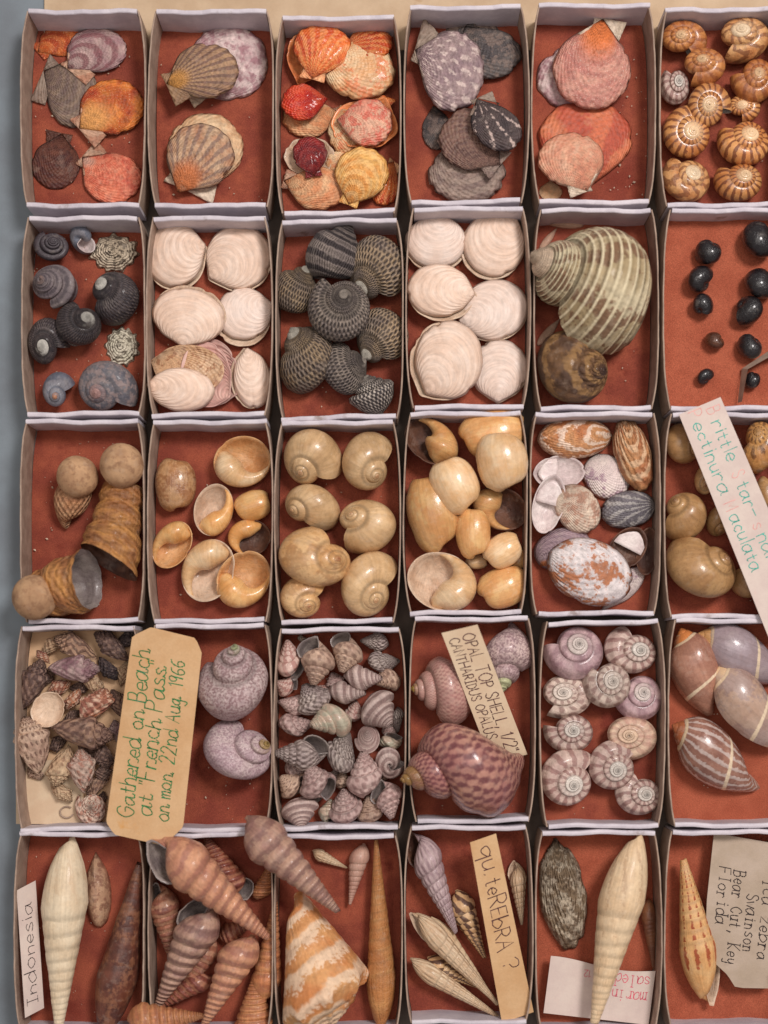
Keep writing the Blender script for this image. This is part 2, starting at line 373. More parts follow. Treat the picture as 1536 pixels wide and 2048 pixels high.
CROP = {'A': (20, 0, 2.8657), 'B': (540, 0, 2.8657), 'C': (1050, 0, 3.1605), 'D': (20, 410, 2.8657), 'E': (540, 410, 2.8657), 'F': (1050, 410, 3.1605),
        'G': (20, 820, 2.8657), 'H': (540, 810, 2.8657), 'I': (1050, 790, 3.1605), 'J': (20, 1230, 2.8657), 'K': (540, 1230, 2.8657), 'L': (1050, 1230, 3.1605),
        'M': (20, 1620, 2.8657), 'N': (540, 1620, 2.8657), 'O': (1050, 1620, 3.1605)}
def plan(c, x, y):
    ox, oy, s = CROP[c]; return ox + x / s, oy + y / s
def fit(Vs, R, box, lift, zs=1.0, aniso=1.3):
    """turn the shell's pieces by R, size them to the plan box, stand them at height lift; returns pieces and base point"""
    A = np.vstack(Vs) @ R.T
    x0, y0, x1, y1 = box; tw, thh = x1 - x0, y1 - y0
    A = A - np.array([0, 0, A[:, 2].min()])
    sx = sy = tw / max(1e-6, np.ptp(A[:, 0])); tx, ty = px2w((x0 + x1) / 2, (y0 + y1) / 2, lift)
    A0 = A - np.array([(A[:, 0].max() + A[:, 0].min()) / 2, (A[:, 1].max() + A[:, 1].min()) / 2, 0])
    for _ in range(6):
        sz = math.sqrt(sx * sy) * zs
        B = A0 * np.array([sx, sy, sz]) + np.array([tx, ty, lift])
        k = 3000.0 / (CAMH - B[:, 2]); X = NX + B[:, 0] * k; Y = NY - B[:, 1] * k
        fx, fy = tw / np.ptp(X), thh / np.ptp(Y)
        sx *= fx; sy *= fy
        q = sx / sy
        if q > aniso: g = math.sqrt(q / aniso); sx /= g; sy *= g
        if q < 1 / aniso: g = math.sqrt(1 / (q * aniso)); sx *= g; sy /= g
        tx += (x0 + x1) / 2 - (X.max() + X.min()) / 2; ty -= (y0 + y1) / 2 - (Y.max() + Y.min()) / 2
    sz = math.sqrt(sx * sy) * zs
    out = []; base = np.array([tx, ty, lift])
    lo = 0
    for V in Vs:
        out.append(A0[lo:lo + len(V)] * np.array([sx, sy, sz])); lo += len(V)
    return out, base
GROUP = [None]
def bubble(c, box, mat, inner, label, head, lift=0, ex=.7, fat=.40, tipover=None):
    x0, y0 = plan(c, *box[:2]); x1, y1 = plan(c, *box[2:])
    L_, B_ = bubble_open(ex, fat); R = Rz(head - 90)
    if tipover: R = lean_(*tipover) @ R
    Vs, base = fit([L_[0], B_[0]], R, (x0, y0, x1, y1), lift, 1.0, 1.4)
    o = empty('bubble_shell', base); tag(o, label, 'shell', GROUP[0])
    build('outer_lip', Vs[0], L_[1], [MATS[mat], MATS[inner]], o, None, L_[2], L_[3]); build('body_whorl', Vs[1], B_[1], MATS[mat], o, None, B_[2])
    return o
def G(text): GROUP[0] = text
def snail(c, box, mat, label, kind='low', apex=None, head=0.0, tilt=None, roll=180.0, lift=0.0, ap='inside_cream', name='snail_shell', cat='shell',
          zs=1.0, aniso=1.3, **kw):
    x0, y0 = plan(c, *box[:2]); x1, y1 = plan(c, *box[2:])
    if apex is not None:
        axp, ayp = plan(c, *apex)
        dx, dy = axp - (x0 + x1) / 2, -(ayp - (y0 + y1) / 2); Rr = (x1 - x0 + y1 - y0) / 4
        head = math.degrees(math.atan2(dy, dx))
        if tilt is None: tilt = math.degrees(math.asin(min(0.97, math.hypot(dx, dy) / Rr * 0.85)))
    if tilt is None: tilt = 85
    parts = spiral(kind, ap=bool(ap), **kw)
    R = Rz(head) @ Ry(tilt) @ Rz(roll)
    Vs, base = fit([q[0] for q in parts], R, (x0, y0, x1, y1), lift, zs, aniso)
    if ap:
        o = empty(name, base); build('whorls', Vs[0], parts[0][1], MATS[mat], o, None, parts[0][2])
    else: o = build(name, Vs[0], parts[0][1], MATS[mat], None, base, parts[0][2])
    tag(o, label, cat, GROUP[0])
    if ap: build('aperture', Vs[1], parts[1][1], MATS[ap], o, None, parts[1][2])
    return o
def shellv(c, box, mat, label, head=90.0, lift=0.0, inner='inside_cream', up=False, ears=None, tipover=None, name='scallop_shell', cat='shell', zs=1.0, aniso=1.35,
           pair=None, shelf=None, **kw):
    """single valve (up: hollow side up), optional hinge ears, optional second valve beneath (pair = (dx, dy, mat))"""
    x0, y0 = plan(c, *box[:2]); x1, y1 = plan(c, *box[2:])
    if name == 'clam_shell': kw = {**kw, 'conc': (rng.uniform(3, 10), rng.uniform(.0008, .003)), 'rag': rng.uniform(.004, .014), 'chips': int(rng.integers(1, 5)), 'h': kw['h'] * rng.uniform(.85, 1.15)}
    V, F, S, fm = valve(**kw)
    R = Rz(head - 90)
    if up: R = R @ Ry(180)
    if tipover: R = lean_(*tipover) @ R
    pieces = [(V, F, S, fm)]
    if ears:
        for s_, w_ in ((1, ears[0]), (-1, ears[1])):
            if w_: pieces.append(ear(kw.get('d', 1.32), s_, w_, drop=ears[2] if len(ears) > 3 else 0.42) + (None,))
    Vs = [q[0] for q in pieces]
    if pair:
        V2, F2, S2, fm2 = valve(**kw)
        V2 = V2 * np.array([1, 1, -0.8]) @ Rz(0).T
        F2 = [f[::-1] for f in F2]
        off = (Rz(-(head - 90)) @ np.array([pair[0], pair[1], 0])) + np.array([0, 0, -0.03])
        Vs.append(V2 + off)
    if shelf:
        n = 8; Gd = np.zeros((n, n, 3)); h = kw.get('h', 0.4); ex = kw.get('ex', 1.0)
        for i in range(n):
            for j in range(n):
                a, b = -1 + 2 * i / (n - 1), j / (n - 1)
                yy = 0.02 + 0.8 * b * math.sqrt(max(0, 1 - a * a * 0.8)); Gd[i, j] = (a * 0.86 * ex * math.sqrt(max(0.02, 1 - yy * yy)), yy, 0.06 + 0.1 * (1 - b))
        Vh, Fh = slab(Gd, 0.03); Vs.append(Vh)
    Vs, base = fit(Vs, R, (x0, y0, x1, y1), lift, zs, aniso)
    if pair:
        o = empty(name, base); tag(o, label, cat, GROUP[0])
        build('valve', Vs[0], F, [MATS[mat], MATS[inner]], o, None, S, fm)
        build('valve', Vs[-1], F2, [MATS[pair[2] if len(pair) > 2 else mat], MATS[inner]], o, None, S2, fm2)
    else:
        o = empty(name, base) if (ears or shelf) else None
        v_ = build('valve' if o else name, Vs[0], F, [MATS[mat], MATS[inner]], o, None if o else base, S, fm)
        o = o or v_; tag(o, label, cat, GROUP[0])
    if ears:
        em = ears[-1] if isinstance(ears[-1], str) else mat
        k = 1
        for w_ in ears[:2]:
            if w_: build('hinge_ear', Vs[k], pieces[k][1], MATS[em], o, None, pieces[k][2]); k += 1
    if shelf: build('inner_shelf', Vs[-1], Fh, MATS[shelf], o, None, np.tile([0.3, 0.3, 0.5], (len(Vs[-1]), 1)))
    return o
# ---------------------------------------------------------------- setting: table, board, card boxes
surfmat('grey_table', C(122, 131, 138), C(110, 116, 122), 0.006, 0.3, 0.55, 0.5, 0.05)
surfmat('beige_board', C(192, 168, 140), C(176, 150, 122), 0.008, 0.2, 0.7, 0.6, 0.06, spots=C(160, 126, 92), spot_th=(0.66, 0.74))
surfmat('white_card', C(206, 198, 204), C(188, 180, 188), 0.02, 0.25, 0.6, 0.6, 0.1, spots=C(150, 136, 134), spot_th=(0.62, 0.76))
surfmat('tan_card', C(168, 146, 130), C(144, 122, 108), 0.03, 0.35, 0.8, 0.7, 0.12, spots=C(112, 86, 72), spot_th=(0.68, 0.76))
surfmat('red_felt', C(154, 80, 59), C(126, 60, 47), 0.014, 0.45, 0.95, 1.8, 0.72, spots=C(118, 52, 40), spot_th=(0.58, 0.72))
surfmat('cork_felt', C(168, 90, 66), C(156, 80, 58), 0.02, 0.5, 0.95, 2.2, 0.85)
surfmat('cream_card', C(214, 178, 142), C(204, 166, 130), 0.015, 0.2, 0.75, 0.5, 0.07, spots=C(176, 132, 96), spot_th=(0.66, 0.78))

def sheet(name, x0, y0, x1, y1, z, t, mat, n=2):
    a = px2w(x0, y0, 0); 
    xs = np.linspace(x0, x1, n) - NX; ys = -(np.linspace(y0, y1, n) - NY)
    Gd = np.array([[(x, y, 0) for x in xs] for y in ys[::-1]])
    V, F = slab(Gd, t)
    return build(name, V, F, MATS[mat], None, (0, 0, z), None, None, False)
tag(sheet('table', -900, -900, 2600, 3200, -12, 20, 'grey_table'), None, None, None, 'structure')
surfmat('gap_shade_floor', C(96, 84, 76), C(80, 70, 64), 0.01, 0.3, 0.8, 0.5, 0.1)  # dark floor colour stands in for the shade in gaps between boxes
tag(sheet('drawer_floor', 66, -700, 2300, 2900, -8, 4, 'gap_shade_floor'), None, None, None, 'structure')
tag(sheet('drawer_board', 67, -700, 2300, 62, -6.5, 1, 'beige_board'), None, None, None, 'structure')

def wall(name, path, t, h0, h1, mat, parent, base, roundtop=True):
    """upright card strip along path (x, y), thickness t, rounded top edge"""
    P = np.asarray(path, float); d = np.gradient(P, axis=0); d /= np.linalg.norm(d, axis=1)[:, None]
    nrm = np.c_[-d[:, 1], d[:, 0]]
    sec = [(-0.5, h0), (-0.5, h1 - t * 0.3), (-0.36, h1 - t * 0.1), (0, h1), (0.36, h1 - t * 0.1), (0.5, h1 - t * 0.3), (0.5, h0)]
    m = len(sec); V = []; F = []
    for i in range(len(P)):
        for s_, z in sec: V.append((P[i, 0] + nrm[i, 0] * s_ * t - base[0], P[i, 1] + nrm[i, 1] * s_ * t - base[1], z + 1.3 * math.sin(i * 1.3 + base[0]) + 0.9 * math.sin(i * 2.9 + base[1])))
    for i in range(len(P) - 1):
        for j in range(m): k = (j + 1) % m; F.append([i * m + j, i * m + k, (i + 1) * m + k, (i + 1) * m + j])
    F.append(list(range(m))[::-1]); F.append([(len(P) - 1) * m + j for j in range(m)])
    return build(name, V, F, MATS[mat], parent, None, None, None, False)
BOXES = []
def card_box(x0, y0, x1, y1, label, floor='red_felt', st=0.0, sb=0.0, bl=14, br=14, insert=0.0):
    """open card box seen from above; st, sb: slant of the top and bottom rims; bl, br: bow of the side walls"""
    X0, X1 = x0 - NX, x1 - NX; Y0, Y1 = -(y1 - NY), -(y0 - NY)       # Y1 is the far (upper) end
    cx, cy = (X0 + X1) / 2, (Y0 + Y1) / 2; base = (cx, cy, -5)
    o = empty('card_box', (cx, cy, -5)); tag(o, label, 'box', 'open card boxes of the shell collection')
    tt = np.linspace(0, 1, 25); q = np.abs(2 * tt - 1)
    for side, bow in ((0, bl), (1, br)):
        off = rng.uniform(-1.2, 1.2) * np.sin(tt * 7 + cx) + bow * (0.62 * q ** 5 + 0.38 * q ** 2)
        ys = Y0 + 3 + (Y1 - Y0 - 6) * tt
        xs = (X0 + 2.5 + off) if side == 0 else (X1 - 2.5 - off)
        wall('side_wall', np.c_[xs, ys], 3.2, 0, RIM - 3 + 5, 'tan_card', o, base)
    ins = 17
    for end, sl in ((1, st), (0, sb)):
        xa = np.linspace(X0 + ins + rng.uniform(-4, 3), X1 - ins + rng.uniform(-3, 4), 13)
        yy = (Y1 - 5 if end else Y0 + 5) + sl * (xa - cx) / (X1 - X0) + 1.6 * np.sin(xa * 0.03 + cx) + 0.8 * np.sin(xa * 0.07 + cy)
        wall('end_wall', np.c_[xa, yy], 9.5, 0, RIM + 5, 'white_card', o, base)
    def plate(name, z, t, mat, m, sub=2):
        ys = np.linspace(Y0 + m * 0.6, Y1 - m * 0.6, sub); q_ = np.abs(2 * (ys - Y0) / (Y1 - Y0) - 1); f_ = 0.62 * q_ ** 5 + 0.38 * q_ ** 2
        Gd = np.array([[(X0 + m + bl * f - cx, y - cy, z), (X1 - m - br * f - cx, y - cy, z)] for y, f in zip(ys, f_)])
        V, F = slab(Gd, t); return build(name, V, F, MATS[mat], o, None, None, None, False)
    plate('base', 1.5, 3.0, 'tan_card', 5, 15)
    plate('lining', 5.0 + insert, 3.0 + insert, floor, 5.5, 15)
    BOXES.append(o); return o
BX = [
 (38, 17, 292, 415, 'card box of small flat orange and grey scallops in the upper left corner', {}),
 (294, 17, 549, 415, 'card box with a few large brown and mottled scallop shells', {}),
 (549, 30, 804, 429, 'card box crammed with orange and red scallops', {'sb': 8, 'st': 2}),
 (806, 9, 1060, 408, 'card box of dark grey and purple scallops', {'sb': 6, 'st': 3}),
 (1062, 5, 1314, 408, 'card box of pink and orange striped large scallops', {'sb': 0}),
 (1318, 13, 1572, 414, 'card box of banded amber snails at the upper right', {'sb': 3, 'st': 3}),
 (40, 431, 292, 832, 'card box of blackish snails and two pale limpets', {'sb': 3}),
 (290, 431, 546, 833, 'card box of pale clams with an open clam at the bottom', {'sb': 6, 'st': 2}),
 (549, 436, 809, 839, 'card box of dark grey beaded turban shells', {'sb': 8, 'st': 4}),
 (810, 412, 1063, 818, 'card box of six cream clams', {'sb': 4, 'st': 4}),
 (1066, 415, 1320, 820, 'card box with the large green and brown striped turban shell', {'sb': 2}),
 (1325, 415, 1580, 821, 'card box with shiny black beads on a thick red insert', {'floor': 'cork_felt', 'insert': 30.0}),
 (37, 838, 290, 1247, 'card box of three shells with round ball tips', {'sb': 4}),
 (292, 839, 547, 1246, 'card box of eight open amber bubble shells', {'sb': 6, 'st': 4}),
 (547, 840, 803, 1247, 'card box of cream moon snails', {'sb': 8, 'st': 5}),
 (805, 822, 1057, 1230, 'card box packed with orange bubble shells', {'sb': 4, 'st': 2}),
 (1058, 823, 1324, 1231, 'card box of slipper shells in white, brown and grey', {'sb': 1, 'st': 1}),
 (1327, 824, 1584, 1237, 'card box of tan moon snails under the brittle star label', {'sb': 2}),
 (27, 1250, 283, 1663, 'card box of small brown whelks on a cream card', {'sb': 4, 'floor': 'cream_card'}),
 (293, 1247, 546, 1665, 'card box with two large lilac top shells beside the manila tag', {'sb': 8, 'st': 3}),
 (545, 1254, 814, 1660, 'card box filled with tiny pink top shells', {'sb': 6, 'st': 5}),
 (816, 1233, 1073, 1647, 'card box of large pink opal top shells with a paper label', {'sb': 6, 'st': 2}),
 (1078, 1240, 1333, 1657, 'card box of ten pinkish grey top shells seen from above', {'sb': 2, 'st': 8}),
 (1335, 1236, 1592, 1656, 'card box of glossy brown and grey olive shells', {'floor': 'cork_felt'}),
 (25, 1664, 290, 2072, 'card box with a white auger and the Indonesia label', {}),
 (294, 1665, 548, 2072, 'card box heaped with brown turret shells', {'st': 4}),
 (546, 1669, 807, 2070, 'card box with an orange conch and a long golden auger', {}),
 (807, 1651, 1068, 2050, 'card box of white and banded augers beside a handwritten paper strip', {}),
 (1069, 1661, 1326, 2072, 'card box with a ribbed mussel and a long cream auger', {'floor': 'cork_felt'}),
 (1328, 1660, 1590, 2066, 'card box with one spotted auger and a typed label', {'floor': 'cork_felt'}),
]
for x0, y0, x1, y1, lb, kw in BX: card_box(x0, y0, x1, y1, lb, **kw)

# ---------------------------------------------------------------- paper labels and lettering
surfmat('white_paper', C(206, 190, 180), C(198, 180, 172), 0.02, 0.2, 0.85, 0.4, 0.06, spots=C(204, 176, 168), spot_th=(0.6, 0.75))
surfmat('cream_paper', C(208, 186, 158), C(200, 174, 146), 0.02, 0.2, 0.85, 0.4, 0.06)
surfmat('manila_paper', C(200, 164, 124), C(190, 150, 108), 0.012, 0.2, 0.85, 0.6, 0.12, spots=C(196, 140, 74), spot_th=(0.64, 0.76))
surfmat('grey_paper', C(178, 160, 144), C(166, 148, 130), 0.02, 0.16, 0.9, 0.8, 0.14, spots=C(148, 128, 110), spot_th=(0.6, 0.75))
for n_, c_ in (('green_ink', (22, 92, 48)), ('brown_ink', (64, 34, 34)), ('black_ink', (36, 26, 26)), ('teal_ink', (38, 138, 124)), ('pink_ink', (206, 132, 126)), ('red_ink', (178, 62, 82))):
    surfmat(n_, C(*c_), C(*[int(v * 1.15 + 14) for v in c_]), 0.05, 0.5, 0.7, 0.1, 0.4, spots=C(*[int(v * .6 + 70) for v in c_]), spot_th=(0.56, 0.78))
GL = {
 'a': 's6,5 4,6 1,5 0,3 1,0 3,0 5,2 6,5;l6,6 6,1 7,0', 'b': 'l0,10 0,0;s0,4 3,6 6,4 6,2 3,0 0,1', 'c': 's5,5 3,6 1,5 0,3 1,1 3,0 5,1',
 'd': 's6,4 4,6 1,5 0,3 1,0 3,0 6,2;l6,10 6,0', 'e': 's0,3 5,3 5,5 3,6 1,5 0,3 1,1 3,0 5,1', 'f': 's5,9 4,10 2,9 2,6 2,0;l0,6 4,6',
 'g': 's5,5 3,6 0,4 1,1 3,1 5,5;s5,6 5,0 4,-4 1,-3', 'h': 'l0,10 0,0;s0,4 2,6 4,6 5,4 5,0', 'i': 'l1,6 1,0;l1,8 1,8.8', 'k': 'l0,10 0,0;l5,6 0,3 5,0',
 'l': 'l1,10 1,0', 'm': 'l0,6 0,0;s0,4 2,6 3,5 3,0;s3,4 5,6 6,5 6,0', 'n': 'l0,6 0,0;s0,4 2,6 4,5.5 5,4 5,0', 'o': 's3,6 1,5 0,3 1,1 3,0 5,1 6,3 5,5 3,6',
 'p': 'l0,6 0,-4;s0,4 3,6 6,4 6,2 3,0 0,1', 'q': 's6,5 3,6 0,4 1,1 3,1 6,4;l6,6 6,-4', 'r': 'l0,6 0,0;s0,3 1,5 3,6 4.5,5', 's': 's5,5 3,6 1,5 1,4 4,2.5 5,1 3,0 0,1',
 't': 'l2,9 2,1 3,0 4,0.5;l0,6 4,6', 'u': 's0,6 0,2 1,0 3,0 5,2;l5,6 5,0', 'w': 'l0,6 2,0 3.5,5 5,0 7,6', 'y': 's0,6 0,3 2,1 5,3;s5,6 5,0 4,-4 1,-4', 'z': 'l0,6 5,6 0,0 5,0',
 'A': 'l0,0 3.5,10 7,0;l1.5,4 5.5,4', 'B': 'l0,0 0,10;s0,10 4,10 5,8 4,5.5 0,5.3;s0,5.3 5,5 6,2.5 4,0 0,0', 'C': 's7,8 5,10 2,9 0,5 2,1 5,0 7,2', 'D': 'l0,0 0,10;s0,10 4,9 6,5 4,1 0,0',
 'E': 'l6,10 0,10 0,0 6,0;l0,5 5,5', 'F': 'l6,10 0,10 0,0;l0,5 4.5,5', 'G': 's7,8 5,10 2,9 0,5 2,1 5,0 7,3 7,5 4,5', 'H': 'l0,10 0,0;l7,10 7,0;l0,5 7,5', 'I': 'l2,10 2,0;l0,10 4,10;l0,0 4,0', 'L': 'l0,10 0,0 6,0',
 'M': 'l0,0 0,10 4,3 8,10 8,0', 'N': 'l0,0 0,10 6,0 6,10', 'O': 's4,10 1,8 0,5 1,2 4,0 7,2 8,5 7,8 4,10', 'P': 'l0,0 0,10;s0,10 4,10 6,7.5 4,5 0,4.8', 'R': 'l0,0 0,10;s0,10 4,10 6,7.5 4,5 0,4.8;l2.5,4.8 6.5,0',
 'S': 's6,8 4,10 1,9 1,6.5 5,4 6,2 4,0 0,1.5', 'T': 'l0,10 7,10;l3.5,10 3.5,0', 'U': 's0,10 0,3 2,0 5,0 7,3 7,10', 'K': 'l0,10 0,0;l6,10 0,4 6,0', 'V': 'l0,10 3,0 6,10',
 '1': 'l1,8 3,10 3,0', '2': 's0,8 2,10 5,9 5,6 0,0;l0,0 6,0', '6': 's5,9 2,8 0,4 1,1 3,0 5,2 4,4.5 1,4', '9': 's5,8 3,10 0,8 1,5 3,5 5,8;l5,9 4,0', '.': 'l0,0 0.8,0.6', ',': 'l1,1 0,-2', '-': 'l0,4 5,4',
 '"': 'l0,10 0,8;l2,10 2,8', '?': 's0,8 2,10 5,9 5,6 2.5,4;l2.5,1 2.5,0.2', "'": 'l0,10 0,8', ' ': '', '/': 'l0,0 5,10', 'x': 'l0,6 5,0;l5,6 0,0',
}
def strokes(text, slant=0.12, gap=2.2, jit=0.45, serif=False, join=False, mono=None, seed=3):
    r = random.Random(seed); x = 0; out = []
    for ch in text:
        if ch == ' ': x += mono or 5.5; continue
        g = GL[ch]; wmax = 0; st = []
        for s in g.split(';'):
            P = [tuple(map(float, p.split(','))) for p in s[1:].split()]
            wmax = max(wmax, max(p[0] for p in P))
            st.append((s[0], P))
        ox = x + ((mono - wmax) / 2 if mono else 0); oy = r.uniform(-jit, jit); k = 1 + r.uniform(-jit, jit) * 0.2
        for typ, P in st:
            Q = [(p[0] * k + ox + p[1] * slant + r.uniform(-jit, jit) * 0.5, p[1] * k + oy + r.uniform(-jit, jit) * 0.5) for p in P]
            if typ == 's' and len(Q) > 2:
                q = np.array(Q); e = np.vstack([2 * q[0] - q[1], q, 2 * q[-1] - q[-2]]); R_ = []
                for i in range(1, len(e) - 2):
                    for j in range(5):
                        s_ = j / 5; p0, p1, p2, p3 = e[i - 1], e[i], e[i + 1], e[i + 2]
                        R_.append(0.5 * ((2 * p1) + (-p0 + p2) * s_ + (2 * p0 - 5 * p1 + 4 * p2 - p3) * s_ * s_ + (-p0 + 3 * p1 - 3 * p2 + p3) * s_ ** 3))
                R_.append(e[-2]); Q = [tuple(v) for v in R_]
            out.append(Q)
            if serif and typ == 'l' and len(P) == 2 and abs(P[0][0] - P[1][0]) < 0.1 and abs(P[0][1] - P[1][1]) > 4:
                for e in (Q[0], Q[-1]): out.append([(e[0] - 1.3, e[1]), (e[0] + 1.3, e[1])])
        if join and ch.isalpha() and ch.islower(): out.append([(ox + wmax * 0.85, 0.5), (ox + wmax + gap * 0.6, 0.3), (ox + wmax + gap, 1.6)])
        x += mono or (wmax * k + gap)
    return out, x
def paper(name, label, O, A, B, zf, mat, prof=None, ns=24, nt_=9, thick=1.6, group=None, cat='label'):
    """sheet spanned by plan points O -> A (s) and O -> B (t); zf(s, t) gives its height; prof(s) = (t0, t1) its outline"""
    O, A, B = map(np.array, (O, A, B))
    def pos(s, t, lift=0.0):
        p = O + (A - O) * s + (B - O) * t; z = zf(s, t) + lift; x, y = px2w(p[0], p[1], z); return np.array([x, y, z])
    base = pos(0.5, 0.5); base[2] = min(zf(s, t) for s in (0, .25, .5, .75, 1) for t in (0, .5, 1)) - thick
    Gd = np.zeros((ns, nt_, 3))
    for i in range(ns):
        s = i / (ns - 1); t0, t1 = prof(s) if prof else (0, 1)
        for j in range(nt_): Gd[i, j] = pos(s, t0 + (t1 - t0) * j / (nt_ - 1)) - base
    V, F = slab(Gd, thick); o = build(name, V, F, MATS[mat], None, base, None, None, False); tag(o, label, cat, group)
    return o, pos, base
def write(P, text, s0, t0, s1, size, ink, wid=1.3, dn=(0, 1), **kw):
    """text along s from s0, baseline at t0, letters up towards dn * t, height size (in t); width fitted to end at s1"""
    o, pos, base = P; st, L = strokes(text, **kw); V = []; F = []
    ks = (s1 - s0) / L; kt = size / 10.0 * dn[1]
    for q in st:
        W3 = [pos(s0 + x * ks, t0 + y * kt, 0.35) - base for x, y in q]
        n = len(W3); i0 = len(V)
        for i in range(n):
            d = W3[min(i + 1, n - 1)] - W3[max(i - 1, 0)]; L_ = math.hypot(d[0], d[1]) or 1; nx, ny = -d[1] / L_ * wid / 2, d[0] / L_ * wid / 2
            vw = 0.78 + 0.42 * math.sin(1.7 * i + i0 * 0.37) * math.sin(0.9 * i0); nx *= vw; ny *= vw
            e = d / (np.linalg.norm(d) or 1) * (wid * 0.3 if i in (0, n - 1) else 0) * (1 if i else -1)
            V.append(W3[i] + e + np.array([nx, ny, 0])); V.append(W3[i] + e - np.array([nx, ny, 0]))
        for i in range(n - 1): a = i0 + 2 * i; F.append([a, a + 1, a + 3, a + 2])
    return build('lettering', V, F, MATS[ink], o, None, None, None, False)

# brittle star label: lies across the rims of two boxes
def piece(*k): 
    """outline from (s, t) breakpoints"""
    ss, tt = zip(*k); return lambda s: float(np.interp(s, ss, tt))
S1 = paper('paper_label', 'white paper strip with teal and pink handwriting lying over the tan moon snails', (1358, 829), (1538, 1277), (1441, 794),
           lambda s, t: 97 + 9 * math.sin(s * 4) * (t - .3) + 5 * math.sin(s * 3), 'white_paper', prof=lambda s: (0, 1 + 0.12 * s))
for tx, s0, t0, s1, ink in (('B', .025, .61, .06, 'pink_ink'), ('rittle', .085, .60, .27, 'teal_ink'), ('S', .31, .59, .34, 'pink_ink'), ('tar-', .36, .60, .52, 'teal_ink'),
                            ('s', .54, .60, .57, 'pink_ink'), ('nake', .59, .60, .77, 'teal_ink'), ('P', .01, .20, .045, 'pink_ink'), ('ectinura', .06, .19, .39, 'teal_ink'),
                            ('M', .415, .18, .455, 'pink_ink'), ('aculata', .47, .19, .73, 'teal_ink')):
    write(S1, tx, s0, t0, s1, .30, ink, 2.2 if ink == 'teal_ink' else 1.6, slant=0)
# manila tag across two boxes; the text climbs
t0f = piece((0, .22), (.09, 0), (.90, 0), (.965, .10), (1, .66)); t1f = piece((0, .25), (.035, .88), (.09, 1), (.955, .92), (1, .70))
S2 = paper('manila_tag', 'large buff tag with green handwriting bridging the whelks and lilac top shells', (362, 1693), (408, 1262), (208, 1683),
           lambda s, t: 98 + 14 * (1 - s) ** 2 + 5 * math.sin(3.1 * t) * s + 2 * math.sin(9 * s + 2 * t), 'manila_paper', prof=lambda s: (t0f(s), t1f(s)), ns=60, nt_=12)
write(S2, 'Gathered on Beach', .115, .66, .90, .22, 'green_ink', 2.8, slant=.2, join=True)
write(S2, 'at "French Pass"', .13, .43, .85, .22, 'green_ink', 2.8, slant=.2, join=True)
write(S2, 'on mon. 22nd Aug. 1966', .11, .20, .86, .20, 'green_ink', 2.8, slant=.2, join=True)
S3 = paper('paper_label', 'cream paper strip lettered OPAL TOP SHELL wedged above the big pink top shell', (883, 1266), (983, 1526), (955, 1249),
           lambda s, t: 138 - 95 * s, 'cream_paper')
write(S3, 'OPAL TOP SHELL, 1/2"', .05, .50, .96, .34, 'brown_ink', 2.6, slant=0)
write(S3, 'CANTHARIDUS OPALUS', .06, .12, .84, .28, 'brown_ink', 2.4, slant=0)
S4 = paper('paper_label', 'long buff paper strip with a queried name leaning among the white augers', (940, 1685), (1004, 2046), (992, 1667),
           lambda s, t: 112 - 40 * s - 6 * t, 'manila_paper', prof=lambda s: (0, 1 + .22 * s))
write(S4, 'qu.', .05, .32, .22, .62, 'brown_ink', 2.7, slant=0); write(S4, 'teREbRA', .23, .30, .64, .62, 'brown_ink', 2.7, slant=0); write(S4, '?', .68, .42, .75, .6, 'brown_ink', 2.4, slant=0)
n = 8; Gd = np.array([[np.r_[px2w(984 + i / 7 * 22 + j * 12, 1790 + i / 7 * 250, 55 - i * 2), 55 - i * 2 + j * 4] - S4[2] for j in range(2)] for i in range(n)])
V_, F_ = slab(Gd, 1.5); build('folded_back', V_, F_, MATS['tan_card'], S4[0], None, None, None, False)
S5 = paper('paper_label', 'narrow white slip reading Indonesia propped against the left wall of its box', (88, 2016), (71, 1761), (50, 2036),
           lambda s, t: 42 + 30 * t + 5 * math.sin(6 * s), 'white_paper')
write(S5, 'Indonesia', .07, .30, .88, .55, 'black_ink', 2.0, slant=.1)
zf6 = lambda s, t: 22 + 14 * abs(s - .4) / .4 
S6 = paper('paper_label', 'folded white paper with upside-down red lettering under the long cream auger', (1311, 1942), (1101, 1918), (1297, 2050),
           zf6, 'white_paper', prof=lambda s: (0.06 * math.sin(5 * s), 1.0))
write(S6, 'saled', .03, .13, .37, 0.22, 'red_ink', 1.8, slant=0, mono=8, serif=True, dn=(0, 1)); write(S6, 'marinu', .05, .42, .46, 0.22, 'red_ink', 1.8, slant=0, mono=8, serif=True)
write(S6, '12', .60, .13, .68, .13, 'red_ink', 1.3, slant=0)
t07 = piece((0, .0), (.45, -.02), (.72, .0), (.86, .12), (.93, .30), (1, .40)); t17 = piece((0, 1), (.8, 1), (.97, .85), (1, .5))
S7 = paper('paper_label', 'torn greyish typed label reading Florida beside the red-spotted auger', (1428, 1666), (1404, 1962), (1592, 1694),
           lambda s, t: 50 + 6 * math.sin(3 * s) - 8 * t, 'grey_paper', prof=lambda s: (t07(s), t17(s)), ns=40)
for tx, s0, t0, s1 in (('Florida', .21, .10, .60), ('Bear Cut, Key', .22, .28, .86), ('Swainson', .36, .46, .76), ('ica zebra', .24, .64, .80)):
    write(S7, tx, s0, t0, s1, .145, 'black_ink', 2.4, slant=0, mono=8.5, serif=True)
